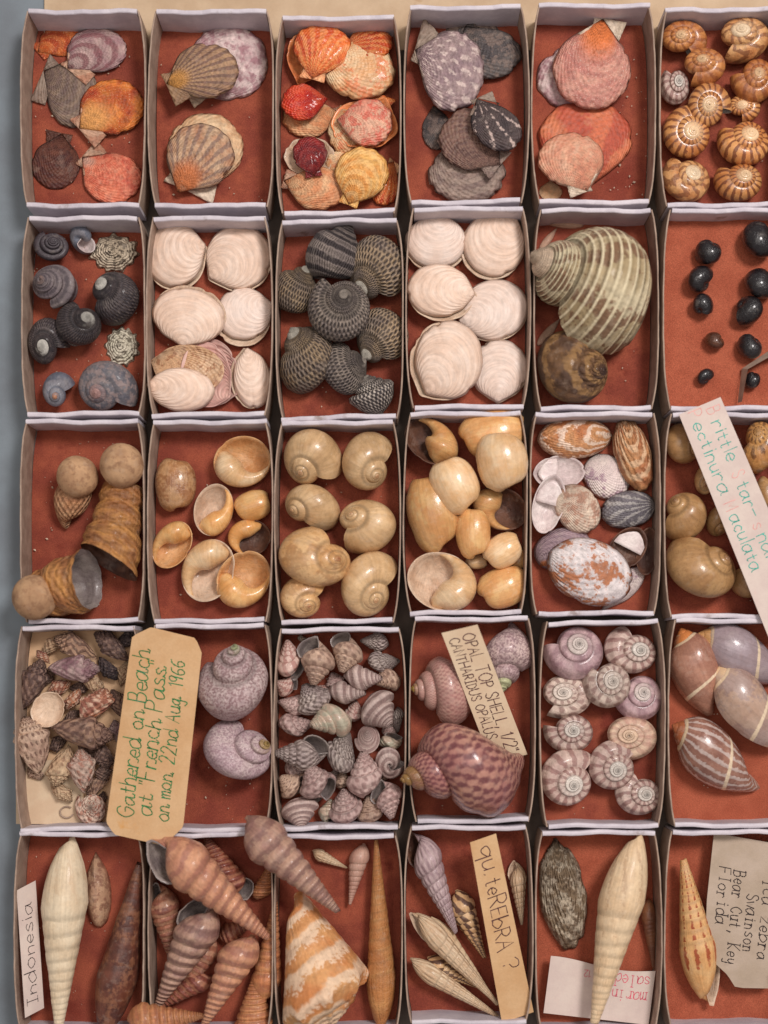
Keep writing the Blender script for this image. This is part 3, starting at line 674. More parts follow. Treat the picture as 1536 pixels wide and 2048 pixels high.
# ---------------------------------------------------------------- shell materials
W_ = C(214, 196, 180)
shellmat('inside_cream', C(206, 180, 156), C(190, 158, 132), rough=0.3, coat=0.2)
shellmat('inside_amber', C(206, 160, 112), C(190, 134, 84), rough=.25, coat=.5)
shellmat('inside_orange', C(222, 140, 84), C(206, 112, 62), rough=0.3, coat=0.3)
shellmat('inside_grey', C(142, 130, 124), C(116, 104, 102), rough=0.25, coat=0.3)
shellmat('inside_nacre', C(186, 184, 176), C(160, 158, 158), C(150, 170, 160), 'noise', (5, 5), rough=0.2, coat=0.5)
shellmat('inside_white', C(216, 204, 200), C(196, 178, 176), rough=0.3, coat=0.2)
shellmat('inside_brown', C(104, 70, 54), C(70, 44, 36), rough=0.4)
# scallops: u = angle from the hinge, v = growth
sc = lambda n, a, b, c=None, pat=None, k=(5, 6), **q: shellmat(n, a, b, c, pat, k, **{**dict(rough=0.55, bump=(9, 14, 1.8), grit=0.85, skew=0, gl=(2.2, 24, .32)), **q})
sc('sc_orange', C(192, 92, 40), C(160, 62, 30), C(206, 128, 70), 'v', (4, 4), amt=.5, speck=C(214, 160, 118))
sc('sc_purple', C(176, 148, 142), C(150, 116, 118), C(118, 66, 72), 'v', (4, 4), th=(.5, .7), dist=.3)
sc('sc_grey', C(136, 114, 98), C(112, 92, 82), C(94, 74, 76), 'v', (4, 7), amt=.6)
sc('sc_orange_red', C(214, 124, 54), C(178, 72, 34), C(150, 48, 26), 'v', (4, 3), amt=.6, speck=C(222, 168, 120), tip=C(222, 156, 90), tipr=(.3, .7))
sc('sc_dark_brown', C(94, 52, 40), C(76, 38, 34), C(112, 70, 54), 'v', (4, 6), amt=.5)
sc('sc_salmon', C(206, 112, 84), C(188, 88, 68), C(214, 148, 118), 'noise', (9, 4), amt=.5, tip=C(208, 160, 140), tipr=(.1, .3))
sc('sc_mauve', C(206, 184, 180), C(178, 146, 148), C(142, 96, 104), 'noise', (5, 5), th=(.5, .62))
sc('sc_stripe', C(176, 140, 108), C(158, 122, 96), C(106, 78, 72), 'u', (7.5, 4), th=(.5, .66), tip=C(198, 140, 74), tipr=(.2, .42), dist=.2)
sc('sc_cream', C(214, 184, 148), C(200, 162, 124), C(184, 130, 92), 'noise', (6, 4), amt=.5)
sc('sc_rays', C(190, 158, 128), C(172, 124, 94), C(76, 64, 74), 'u', (6.5, 4), th=(.5, .7), dist=.35, amt=.7, tip=C(186, 108, 64), tipr=(.3, .55))
sc('sc_bright', C(216, 110, 52), C(190, 76, 38), C(228, 156, 94), 'u', (5, 3), amt=.7, rough=.34, coat=.35, grit=.5)
sc('sc_pale', C(226, 196, 156), C(214, 160, 112), C(206, 104, 58), 'noise', (3.2, 4), th=(.62, .72), rough=.3, coat=.35, grit=.4)
sc('sc_red', C(190, 48, 30), C(160, 34, 26), C(214, 100, 60), 'noise', (3, 4), amt=.5, rough=.25, coat=.4, grit=.4)
sc('sc_wine', C(124, 30, 32), C(98, 22, 28), C(156, 52, 46), 'v', (4, 5), amt=.5, rough=.3, coat=.3)
sc('sc_pink', C(218, 168, 140), C(208, 140, 118), C(192, 74, 60), 'noise', (6, 5), th=(.5, .62), rough=.36)
sc('sc_peach', C(226, 180, 136), C(214, 148, 104), C(206, 112, 62), 'v', (4, 4), amt=.5)
sc('sc_yellow', C(220, 168, 96), C(206, 138, 70), C(226, 188, 128), 'v', (5, 6), amt=.6)
sc('sc_lilac', C(162, 138, 136), C(134, 110, 114), C(204, 184, 176), 'uv', (5, 3), th=(.68, .8), dist=.3, tip=C(118, 96, 98), tipr=(.05, .2))
sc('sc_charcoal', C(84, 76, 74), C(62, 56, 58), C(128, 108, 98), 'noise', (5, 5), amt=.7)
sc('sc_dark_rays', C(82, 68, 66), C(64, 52, 54), C(206, 182, 172), 'u', (2.6, 4), th=(.95, 1.0), dist=.15)
sc('sc_brown', C(120, 88, 78), C(98, 70, 64), C(140, 112, 96), 'uv', (7, 8), amt=.6)
sc('sc_mushroom', C(140, 118, 108), C(112, 92, 86), C(166, 146, 132), 'v', (5, 6), amt=.6)
sc('sc_pinkorange', C(198, 142, 124), C(180, 116, 104), C(158, 96, 88), 'v', (5, 8), amt=.6, tip=C(206, 112, 60), tipr=(.25, .6), speck=C(216, 190, 174))
sc('sc_bigray', C(194, 116, 82), C(184, 98, 68), C(156, 62, 48), 'u', (1.7, 4), th=(.4, .6), dist=.25)
sc('sc_blush', C(206, 158, 130), C(196, 136, 108), C(178, 98, 78), 'noise', (6, 4), amt=.5)
sc('ear_pale', C(186, 150, 126), C(168, 128, 104), C(150, 100, 78), 'v', (3, 5), rough=.6); sc('ear_grey', C(140, 122, 108), C(124, 104, 92)); sc('ear_white', C(208, 190, 170), C(190, 170, 148))
sc('ear_dark', C(98, 62, 48), C(82, 48, 40)); sc('ear_brown', C(150, 118, 88), C(132, 100, 76))
sc('clam', C(226, 202, 185), C(219, 190, 170), C(208, 176, 152), 'v', (5, 9), amt=.3, bump=(0, 9, 1.0), grit=.24, rough=.5, vary=.12)
sc('clam_white', C(226, 207, 195), C(221, 197, 182), C(204, 176, 160), 'v', (5, 8), amt=.25, bump=(0, 9, .9), grit=.22, rough=.45, vary=.1)
sc('clam_pink', C(206, 170, 158), C(196, 152, 142), C(180, 132, 126), 'v', (5, 8), amt=.5, bump=(0, 12, 1.2), grit=.3)
sc('clam_inside', C(214, 180, 148), C(204, 162, 124), C(150, 96, 66), 'noise', (9, 6), th=(.62, .7), rough=.35, grit=.3)
sc('limpet', C(216, 198, 174), C(196, 178, 154), C(66, 54, 46), 'noise', (11, 5), th=(.56, .7), amt=1.2, bump=(0, 9, 3))
sc('limpet_pale', C(214, 204, 184), C(198, 190, 168), C(84, 74, 62), 'noise', (11, 5), th=(.58, .7), amt=1.2, bump=(0, 7, 3))
sc('sl_orange', C(190, 136, 92), C(168, 104, 64), C(224, 204, 186), 'v', (2, 3.2), th=(.48, .72), dist=1.2, rough=.45)
sc('sl_scale', C(186, 132, 88), C(166, 106, 70), C(218, 184, 148), 'v', (3, 5), th=(.5, .7), dist=.8, bump=(3, 6, 5))
sc('sl_white', C(222, 206, 198), C(208, 190, 186), C(128, 88, 112), 'noise', (2.2, 3), th=(.72, .84), rough=.3, grit=.3)
sc('sl_mottle', C(206, 186, 166), C(190, 164, 146), C(150, 104, 84), 'noise', (5, 5), th=(.56, .7))
sc('sl_grey', C(118, 112, 116), C(98, 92, 98), C(176, 170, 166), 'u', (3.2, 3), th=(.6, .76), dist=.5)
sc('sl_lilac', C(168, 146, 150), C(148, 124, 130), C(118, 98, 108), 'v', (3, 7), th=(.5, .7), amt=.8, tip=C(186, 112, 66), tipr=(.08, .2))
sc('sl_patch', C(218, 208, 206), C(204, 194, 194), C(158, 92, 48), 'noise', (1.5, 3), th=(.56, .62), dist=.6, amt=1.3, bump=(2, 9, 2))
sc('mussel', C(124, 104, 82), C(100, 82, 66), C(178, 164, 144), 'noise', (5, 4), th=(.46, .64), bump=(7, 10, 6), grit=.9)
# snails
sn = lambda n, a, b, c=None, pat=None, k=(12, 5), **q: shellmat(n, a, b, c, pat, k, **{**dict(rough=.35, coat=.15), **q})
sn('sn_amber', C(202, 144, 88), C(180, 112, 60), C(104, 52, 30), 'u', (17, 3), th=(.6, .7), dist=.3, amt=1.2, tip=C(220, 186, 146), tipr=(.28, .46), coat=.5, bump=(0, 0, 1), suture=.35)
sn('sn_amber_plain', C(196, 132, 76), C(172, 104, 56), C(126, 66, 38), 'u', (11, 3), th=(.62, .8), dist=.3, tip=C(216, 178, 136), tipr=(.14, .4), coat=.5, suture=.35)
sn('sn_amber_zig', C(206, 156, 104), C(186, 124, 74), C(108, 56, 34), 'zig', (9, 3), th=(.55, .68), dist=.5, tip=C(226, 200, 166), tipr=(.3, .5), coat=.5, suture=.02)
sn('sn_black', C(66, 58, 60), C(50, 44, 48), C(96, 84, 80), 'uv', (48, 9), th=(.6, .8), tip=C(232, 222, 212), tipr=(.28, .38), rough=.5, bump=(48, 9, 3), suture=.02)
sn('sn_black_smooth', C(62, 54, 58), C(52, 46, 52), C(84, 74, 78), 'v', (9, 7), amt=.6, tip=C(150, 140, 136), tipr=(.08, .16), rough=.4)
sn('sn_greyring', C(128, 116, 116), C(110, 98, 102), C(62, 54, 60), 'v', (9, 6), th=(.72, .86), dist=.1, tip=C(156, 124, 110), tipr=(.1, .24), rough=.55, bump=(0, 6, 4))
sn('sn_bluegrey', C(112, 116, 128), C(92, 94, 106), C(146, 138, 138), 'v', (9, 3), amt=.5, tip=C(186, 132, 102), tipr=(.1, .26), suture=.03)
sn('sn_greymottle', C(112, 108, 112), C(88, 86, 94), C(146, 126, 122), 'noise', (6, 3), th=(.45, .65), tip=C(166, 128, 122), tipr=(.1, .4), rough=.5, bump=(0, 0, 3))
sn('sn_bead', C(150, 136, 124), C(122, 110, 104), C(52, 46, 48), 'uv', (42, 9), th=(.5, .66), dist=.12, skew=0, amt=1.3, tip=C(222, 208, 194), tipr=(.13, .20), rough=.55, coat=0, bump=(42, 9, 7), suture=.02, big=.03)
sn('sn_beadbrown', C(164, 140, 112), C(130, 114, 102), C(66, 56, 54), 'uv', (42, 9), th=(.5, .66), dist=.25, skew=0, amt=1.3, tip=C(230, 218, 202), tipr=(.24, .34), rough=.55, coat=0, bump=(42, 9, 7), suture=.02)
sn('sn_ridged', C(150, 136, 128), C(124, 112, 108), C(62, 54, 56), 'v', (26, 9), th=(.5, .7), dist=.15, amt=1.3, tip=C(156, 146, 136), tipr=(.1, .2), rough=.6, coat=0, bump=(60, 9, 6))
sn('sn_blackwhite', C(196, 184, 172), C(170, 158, 148), C(44, 38, 42), 'uv', (32, 9), th=(.36, .5), dist=.1, skew=0, amt=1.3, tip=C(214, 204, 190), tipr=(.14, .24), rough=.5, bump=(32, 9, 5))
sn('turban', C(188, 174, 144), C(160, 140, 106), C(112, 78, 56), 'u', (7, 24), th=(.42, .56), dist=.9, tip=C(216, 190, 164), tipr=(.27, .40), rough=.4, bump=(0, 25, 6), suture=.7, big=.012, amt=1.2, skew=1.2, lines=[(x, .007, C(206, 192, 160)) for x in (.03, .07, .11, .15, .19, .23, .27, .31, .35)])
sn('turban_brown', C(112, 80, 52), C(82, 58, 44), C(156, 118, 74), 'v', (8, 5), th=(.62, .8), dist=.7, tip=C(92, 64, 52), tipr=(.1, .3), rough=.55, bump=(12, 8, 6))
sn('bead_black', C(30, 26, 28), C(24, 20, 24), rough=.22, coat=.8, grit=.3); sn('bead_brown', C(92, 54, 34), C(62, 36, 26), rough=.25, coat=.8)
sn('moon', C(206, 172, 130), C(186, 150, 108), C(166, 124, 82), 'u', (3, 3), amt=.35, dist=.7, tip=C(180, 134, 96), tipr=(.03, .16), rough=.26, coat=.5, grit=.3, suture=.02, bump=(0, 0, .6))
sn('moon_brown', C(192, 146, 96), C(206, 168, 122), C(138, 92, 58), 'u', (4, 3), th=(.6, .8), amt=.6, dist=.8, tip=C(150, 92, 60), tipr=(.03, .14), rough=.28, coat=.4, grit=.4, suture=.02, bump=(0, 0, .8))
sn('moon_tan', C(182, 142, 96), C(162, 122, 80), C(142, 100, 64), 'u', (3, 3), amt=.4, dist=.8, tip=C(140, 104, 78), tipr=(.04, .2), rough=.28, coat=.5, grit=.35, suture=.02, bump=(0, 0, .6))
sn('moon_spot', C(196, 146, 88), C(178, 122, 70), C(74, 44, 30), 'dots', (11, 4), th=(.5, .6), rough=.25, coat=.5, suture=.02)
sn('bubble', C(216, 172, 116), C(202, 146, 86), C(190, 124, 64), 'u', (5, 3), amt=.35, dist=.6, rough=.22, coat=.6, grit=.25, bump=(0, 0, .6))
sn('bubble_pale', C(220, 190, 152), C(208, 168, 122), C(196, 140, 90), 'u', (4, 3), amt=.3, rough=.22, coat=.6, grit=.25, bump=(0, 0, .6))
sn('bubble_orange', C(210, 168, 114), C(200, 148, 92), C(182, 114, 66), 'u', (4, 3), amt=.45, dist=.6, rough=.22, coat=.6, grit=.28, bump=(0, 0, .8))
sn('bubble_brown', C(176, 126, 82), C(152, 104, 70), C(202, 164, 122), 'noise', (3, 3), amt=.6, rough=.2, coat=.6)
sn('volute', C(190, 134, 76), C(156, 102, 60), C(108, 66, 44), 'v', (6, 6), amt=.55, dist=.8, rough=.5, coat=.1, bump=(8, 12, 4), speck=None, suture=.02)
sn('volute_rib', C(196, 150, 112), C(174, 122, 84), C(140, 88, 60), 'v', (6, 10), amt=.6, dist=.2, rough=.55, bump=(18, 10, 6))
sn('ball', C(186, 148, 112), C(164, 126, 94), C(120, 84, 62), 'noise', (7, 3), th=(.56, .76), amt=.7, rough=.75, coat=0, grit=.3, bump=(0, 0, 1), gl=(2, 2, .12))
top = lambda n, a, b, c, k, **q: sn(n, a, b, c, q.pop('pat', 'uv'), k, **{**dict(rough=.45, coat=.1, dist=.3, bump=(0, 6, 3)), **q})
top('tp_lilac', C(198, 178, 174), C(180, 156, 156), C(124, 92, 94), (24, 6), pat='noise', th=(.40, .58), amt=1.2, tip=C(154, 160, 120), tipr=(.05, .2), suture=.02)
top('tp_lilac_gold', C(194, 174, 172), C(180, 156, 160), C(136, 106, 114), (26, 8), pat='noise', th=(.44, .6), amt=1.1, tip=C(150, 122, 72), tipr=(.1, .3))
top('tp_pink', C(197, 170, 163), C(177, 147, 141), C(129, 97, 94), (11, 5), th=(.5, .66), suture=.02)
top('tp_rose', C(209, 180, 168), C(191, 158, 147), C(160, 107, 100), (7, 3), th=(.55, .7), pat='u', coat=.3)
top('tp_grey', C(180, 165, 157), C(154, 137, 133), C(97, 81, 78), (16, 5), th=(.45, .6), bump=(16, 6, 4))
top('tp_striped', C(193, 171, 163), C(172, 148, 141), C(118, 90, 87), (4, 6), th=(.5, .65), pat='v')
top('tp_pearl', C(200, 178, 158), C(184, 160, 140), C(160, 160, 140), (4, 4), pat='noise', rough=.22, coat=.6, grit=.3)
top('tp_tan', C(191, 162, 141), C(167, 137, 120), C(117, 89, 79), (9, 5), th=(.55, .7))
top('op_pink', C(198, 158, 144), C(180, 136, 126), C(146, 96, 94), (44, 14), th=(.48, .64), pat='uv', amt=.9, tip=C(146, 118, 58), tipr=(.08, .2), coat=.5, rough=.25, bump=(0, 0, 1), suture=.02)
top('op_big', C(190, 140, 122), C(168, 114, 106), C(112, 62, 66), (26, 9), th=(.38, .6), pat='uv', amt=1.3, dist=.6, tip=C(140, 106, 60), tipr=(.16, .3), coat=.6, rough=.22, bump=(0, 0, 1.2), big=.012)
top('op_green', C(196, 172, 166), C(178, 152, 152), C(122, 94, 98), (20, 7), pat='noise', th=(.44, .6), amt=1.1, tip=C(176, 176, 138), tipr=(.3, .42), coat=.3, suture=.02)
top('tu_lilac', C(188, 158, 158), C(170, 138, 142), C(138, 104, 110), (5, 4), pat='u', th=(.6, .8), tip=C(206, 192, 184), tipr=(.30, .52), coat=.35, suture=.3)
top('tu_flame', C(196, 172, 160), C(180, 152, 142), C(124, 82, 78), (13, 3), pat='u', th=(.5, .65), tip=C(208, 198, 188), tipr=(.30, .52), coat=.3, suture=.3)
top('tu_check', C(200, 180, 166), C(182, 158, 146), C(122, 88, 82), (12, 4), th=(.5, .62), tip=C(208, 194, 182), tipr=(.30, .52), coat=.3, suture=.3)
top('tu_tan', C(198, 170, 146), C(184, 148, 130), C(160, 112, 100), (14, 4), pat='u', amt=.6, tip=C(206, 176, 150), tipr=(.30, .52), coat=.3, suture=.3)
# whelks, olives, augers
wh = lambda n, a, b, c, k, **q: sn(n, a, b, c, q.pop('pat', 'uv'), k, **{**dict(rough=.6, coat=0, dist=.5, bump=(10, 8, 4), grit=.8), **q})
wh('wh_brown', C(150, 118, 98), C(120, 92, 80), C(82, 58, 54), (9, 6), th=(.42, .6)); wh('wh_dark', C(104, 80, 72), C(80, 60, 56), C(140, 112, 98), (10, 6), th=(.55, .7))
wh('wh_purple', C(178, 152, 146), C(140, 108, 112), C(110, 74, 82), (4, 4), pat='noise', th=(.5, .65)); wh('wh_orange', C(178, 118, 88), C(146, 92, 78), C(206, 176, 152), (6, 5), th=(.55, .7))
wh('wh_cream', C(196, 168, 136), C(176, 144, 114), C(130, 94, 74), (8, 4), th=(.66, .8)); wh('wh_speck', C(194, 166, 144), C(168, 136, 118), C(92, 60, 52), (22, 9), pat='dots', th=(.45, .55)); wh('wh_white', C(202, 178, 160), C(180, 150, 136), C(148, 84, 64), (7, 4), th=(.6, .74))
wh('wh_streak', C(176, 142, 116), C(150, 116, 96), C(76, 52, 46), (12, 5), pat='zig', th=(.46, .6)); wh('wh_black', C(62, 50, 50), C(50, 40, 42), C(96, 80, 76), (8, 6), th=(.6, .7))
ol = lambda n, a, b, c, k, **q: sn(n, a, b, c, q.pop('pat', 'u'), k, **{**dict(rough=.22, coat=.6, dist=.5, grit=.3, bump=(0, 0, .8)), **q})
ol('ol_brown', C(168, 122, 102), C(150, 104, 86), C(116, 74, 58), (3, 4), amt=.6, tip=C(190, 118, 66), tipr=(.40, .52), lines=[(.012, .018, C(214, 190, 158)), (.34, .014, C(214, 192, 164))]); ol('ol_grey', C(168, 152, 158), C(154, 136, 140), C(140, 118, 118), (3, 4), amt=.5, tip=C(190, 142, 92), tipr=(.42, .5), lines=[(.012, .018, C(214, 190, 158)), (.34, .014, C(214, 192, 164))])
ol('ol_cream', C(160, 138, 130), C(148, 120, 110), C(190, 158, 128), (2, 3), amt=.5, tip=C(222, 186, 138), tipr=(.3, .5), lines=[(.012, .018, C(214, 190, 158)), (.34, .014, C(214, 192, 164))]); ol('ol_stripe', C(150, 108, 92), C(124, 84, 72), C(206, 194, 188), (17, 7), pat='u', th=(.62, .78), dist=.22, skew=.3, amt=.75, tip=C(156, 92, 60), tipr=(.40, .5), lines=[(.012, .018, C(214, 190, 158)), (.34, .014, C(214, 192, 164))])
au = lambda n, a, b, c=None, k=(9, 4), **q: sn(n, a, b, c, q.pop('pat', 'dots'), k, **{**dict(rough=.4, coat=.15, dist=.3, grit=.35, bump=(0, 0, 1.5), suture=.32), **q})
au('au_white', C(214, 196, 168), C(204, 182, 152), C(172, 142, 112), (8, 1), th=(.86, .97), amt=.5); au('au_cream', C(216, 190, 156), C(206, 176, 140), C(160, 128, 100), (8, 1), th=(.80, .92), amt=.8)
au('au_spot', C(212, 168, 116), C(204, 152, 98), C(150, 66, 36), (10, 2.2), th=(.66, .8), dist=.12, skew=0, amt=1.3); au('au_dark', C(110, 62, 46), C(84, 46, 38), C(140, 92, 66), (3, 3), pat='noise', th=(.5, .7), coat=.4, dist=.6)
au('au_gold', C(204, 148, 92), C(188, 126, 74), C(160, 98, 56), (4, 4), pat='v', amt=.6, bump=(0, 3, 4)); au('au_lilac', C(166, 142, 144), C(146, 120, 124), C(196, 176, 170), (16, 3), pat='u', amt=.4, bump=(16, 3, 2)); au('au_pink', C(190, 154, 136), C(176, 134, 118), C(150, 106, 94), (4, 3), pat='v', amt=.5)
au('au_band', C(198, 164, 124), C(180, 140, 100), C(70, 42, 36), (7, 2), pat='u', th=(.45, .6), dist=.3, amt=1.3); au('au_whiterib', C(206, 182, 152), C(194, 164, 132), C(168, 126, 92), (14, 3), pat='u', amt=.4, bump=(14, 2, 2)); au('au_brown', C(148, 96, 62), C(124, 76, 52), C(92, 56, 44), (6, 3), pat='v', amt=.6)
tt_ = lambda n, a, b, c, k=(2, 6), **q: au(n, a, b, c, k, **{**dict(pat='v', amt=.95, th=(.5, .75), bump=(0, 7, 2.6), coat=.25, rough=.4, grit=.6, dist=.8, big=.03), **q})
tt_('tt_pale', C(194, 142, 110), C(176, 122, 96), C(140, 90, 78)); tt_('tt_brown', C(156, 100, 76), C(132, 80, 66), C(186, 140, 112)); tt_('tt_red', C(150, 84, 62), C(120, 64, 54), C(178, 122, 94)); tt_('tt_grey', C(178, 142, 122), C(152, 114, 102), C(112, 78, 74)); tt_('tt_orange', C(198, 138, 94), C(182, 116, 76), C(150, 90, 64))
sn('conch', C(204, 150, 98), C(190, 122, 72), C(220, 196, 170), 'v', (3, 9), th=(.42, .7), dist=1.1, amt=1.0, rough=.45, bump=(0, 14, 4), tip=C(216, 182, 150), tipr=(.42, .62), big=.012)
sn('paper_shell', C(188, 150, 120), C(170, 130, 104), C(120, 78, 62), 'noise', (6, 4), th=(.52, .62), rough=.4, coat=.3)
sn('leaf_husk', C(196, 160, 136), C(180, 142, 120), rough=.7)

# ---------------------------------------------------------------- row one
FL = dict(h=.13, ribs=(30, .007), nr=12, ns=84)
G('scallops in the upper left box')
shellv('A', (110, 140, 420, 345), 'sc_orange', 'small burnt orange scallop tucked behind the purple ringed one', head=215, ears=(.55, .5, 'sc_orange'), **FL)
shellv('A', (285, 160, 670, 490), 'sc_purple', 'purple and cream scallop with concentric rings and one long pale ear', head=222, lift=10, ears=(.3, .85, 'ear_pale'), **FL)
shellv('A', (122, 300, 495, 742), 'sc_grey', 'greyish brown scallop with a broad square hinge line', head=150, lift=3, ears=(.5, .9, 'ear_grey'), **FL)
shellv('A', (340, 452, 768, 850), 'sc_orange_red', 'glowing orange scallop, largest of the small flat ones', head=218, lift=12, ears=(.4, .75, 'ear_pale'), **FL)
shellv('A', (122, 740, 400, 1085), 'sc_dark_brown', 'dark brown scallop almost lost against the red card', head=78, lift=1, ears=(.4, .6, 'ear_dark'), **FL)
shellv('A', (372, 802, 755, 1168), 'sc_salmon', 'salmon pink scallop with a whitish ear at its corner', head=142, lift=4, ears=(.75, .3, 'ear_pale'), **FL)
G('large scallops in the second box of the top row')
BG = dict(h=.2, edge=.02, nr=14, ns=110)
shellv('A', (920, 138, 1478, 622), 'sc_mauve', 'big white scallop clouded with mauve, half hidden under the striped one', head=212, ears=(.5, .5, 'ear_white'), rag=.008, **BG)
shellv('A', (862, 248, 1312, 612), 'sc_stripe', 'brown striped scallop with an ochre hinge lying on the mauve one', head=202, lift=42, ears=(.35, .75, 'ear_brown'), ribs=(30, .012), **BG)
shellv('A', (880, 650, 1338, 1172), 'sc_cream', 'cream lower valve of the rayed scallop, its rim showing all round', head=243, ears=(.5, .8, 'ear_white'), **BG)
shellv('A', (895, 705, 1290, 1105), 'sc_rays', 'scallop valve with dark rays and rusty hinge lying in the cream one', head=240, lift=24, ribs=(26, .012), **BG)
G('orange scallops crammed in the third box')
OR = dict(h=.3, nr=13, ns=110, ribs=(26, .016), edge=.03)
shellv('B', (420, 150, 705, 340), 'sc_bright', 'orange scallop valve standing edge-on against the white end wall', head=200, lift=10, tipover=(25, 90), **OR)
shellv('B', (95, 170, 340, 490), 'sc_peach', 'peach coloured scallop valve jutting out behind the rusty orange one', head=250, lift=8, up=True, inner='inside_orange', **OR)
shellv('B', (130, 130, 465, 478), 'sc_bright', 'rusty orange scallop with pointed ear at the top of the crammed box', head=255, lift=45, ears=(.4, .4, 'sc_peach'), rag=.01, **OR)
shellv('B', (310, 225, 722, 575), 'sc_pale', 'large glossy cream scallop with strong ribs and an orange side', head=120, lift=34, **OR)
shellv('B', (70, 560, 420, 790), 'sc_peach', 'cream pink scallop under the glossy red one', head=10, lift=4, ears=(.4, .3, 'ear_pale'), **OR)
shellv('B', (62, 476, 330, 692), 'sc_red', 'glossy bright red scallop', head=8, lift=38, **OR)
shellv('B', (340, 515, 742, 850), 'sc_bright', 'deep orange scallop forming a dish round the pink mottled one', head=60, lift=6, up=True, inner='inside_orange', ears=(.5, .3, 'sc_bright'), **OR)
shellv('B', (330, 600, 520, 880), 'sc_pale', 'pale cream scallop valve wedged beside the pink mottled one', head=100, lift=14, **OR)
shellv('B', (380, 565, 702, 842), 'sc_pink', 'pink and white mottled scallop', head=175, lift=36, **OR)
shellv('B', (78, 782, 370, 1020), 'sc_peach', 'open pale scallop valve cradling the wine red one', head=300, lift=4, up=True, inner='inside_cream', **OR)
shellv('B', (130, 780, 330, 1025), 'sc_wine', 'small wine red scallop', head=280, lift=36, ears=(.45, .45, 'sc_wine'), **OR)
shellv('B', (318, 862, 490, 1020), 'sc_pale', 'small whitish scallop valve between wine red and yellow ones', head=260, lift=12, **OR)
shellv('B', (575, 885, 745, 1195), 'sc_bright', 'orange scallop poking out beside the yellow one', head=60, lift=6, ears=(.5, .3, 'sc_peach'), **OR)
shellv('B', (58, 955, 440, 1205), 'sc_peach', 'amber scallop with a cream ear at the bottom of the crammed box', head=165, lift=14, ears=(.5, .3, 'ear_pale'), **OR)
shellv('B', (368, 838, 684, 1200), 'sc_yellow', 'yellow cream scallop with fine ribs', head=248, lift=34, ears=(.35, .3, 'sc_yellow'), **OR)
G('dark scallops in the fourth box of the top row')
shellv('B', (960, 102, 1360, 300), 'sc_mushroom', 'beige scallop rim peeping out above the blackish scallop', head=120, lift=2, **FL)
shellv('B', (1060, 118, 1445, 455), 'sc_charcoal', 'blackish scallop with a worn lower edge', head=125, lift=14, ears=(.3, .3, 'sc_charcoal'), rag=.01, h=.2, nr=12, ns=90, chips=5)
shellv('B', (805, 100, 1228, 642), 'sc_lilac', 'purplish grey scallop with white flecked ribs and one upright ear', head=158, lift=30, ears=(.75, .25, 'ear_grey'), h=.2, nr=13, ns=110, ribs=(28, .016), edge=.03, chips=6)
shellv('B', (872, 605, 1040, 860), 'sc_charcoal', 'dark scallop edge showing left of the brown rough one', head=100, lift=3, **FL)
shellv('B', (868, 790, 1390, 1135), 'sc_mushroom', 'large grey brown scallop at the bottom of the dark box', head=105, lift=10, rag=.012, ears=(.4, .4, 'sc_mushroom'), h=.2, nr=13, ns=110, chips=7)
shellv('B', (965, 618, 1385, 1032), 'sc_brown', 'rough reddish brown scallop in the middle of the dark box', head=320, lift=36, rag=.02, ears=(.5, .5, 'sc_mushroom'), h=.16, nr=13, ns=110, chips=8)
shellv('B', (1142, 522, 1445, 868), 'sc_dark_rays', 'narrow dark scallop with a few white rays', head=118, lift=66, ears=(.5, .2, 'ear_grey'), h=.2, nr=13, ns=100, ex=.75, chips=4)
G('pink and orange scallops in the fifth box')
shellv('C', (72, 250, 600, 705), 'sc_mauve', 'mauve speckled scallop underneath the pink orange one', head=60, lift=2, **BG)
shellv('C', (172, 98, 672, 692), 'sc_pinkorange', 'pinkish scallop with orange crown, white specks and broken pale ears', head=78, lift=30, ears=(.55, .2, 'ear_white'), rag=.006, **BG)
shellv('C', (82, 628, 678, 1190), 'sc_bigray', 'large brick orange scallop with broad pale rays', head=272, lift=6, ribs=(24, .014), **BG)
shellv('C', (62, 1158, 262, 1254), 'sc_cream', 'pale buff valve peeking out at the bottom corner', head=90, lift=2, **FL)
shellv('C', (80, 835, 498, 1254), 'sc_blush', 'small blush cream scallop lying on the brick orange one', head=292, lift=44, ears=(.5, .15, 'ear_white'), ribs=(30, .01), **BG)
G('banded amber snails in the upper right box')
for b, a, m, l in (((862, 128, 1152, 388), (985, 270), 'sn_amber_plain', 'plain orange brown snail in the corner of the amber box'), ((1222, 118, 1562, 394), (1365, 240), 'sn_amber_zig', 'amber snail with wide pearly whorl beside the top rim'),
                   ((982, 322, 1292, 538), (1115, 420), 'sn_amber_plain', 'smooth tan snail with iridescent tip'), ((1292, 372, 1585, 655), (1440, 500), 'sn_amber_plain', 'glossy golden snail touching the right frame edge'),
                   ((852, 442, 1038, 668), (955, 545), 'tu_flame', 'small greyish pink snail with brown flames'), ((868, 662, 1168, 1002), (1040, 850), 'sn_amber', 'amber snail with bold zebra stripes'),
                   ((1028, 520, 1308, 805), (1165, 685), 'sn_amber', 'striped snail with pinkish beaded whorl in the middle'), ((1282, 598, 1492, 782), (1360, 690), 'sn_amber', 'small brown snail with ribbed whorls'),
                   ((1208, 768, 1545, 1052), (1400, 860), 'sn_amber', 'large amber snail with silvery spire lines'), ((862, 998, 1168, 1278), (1060, 1100), 'sn_amber_zig', 'amber snail with white shining spire at the lower end'),
                   ((1188, 1036, 1498, 1274), (1360, 1130), 'sn_amber', 'lowest amber snail with dark rim flecks')):
    snail('C', b, m, l, 'low', apex=a, lift=20 if b[0] in (1028, 982) else 0, ap='inside_nacre')

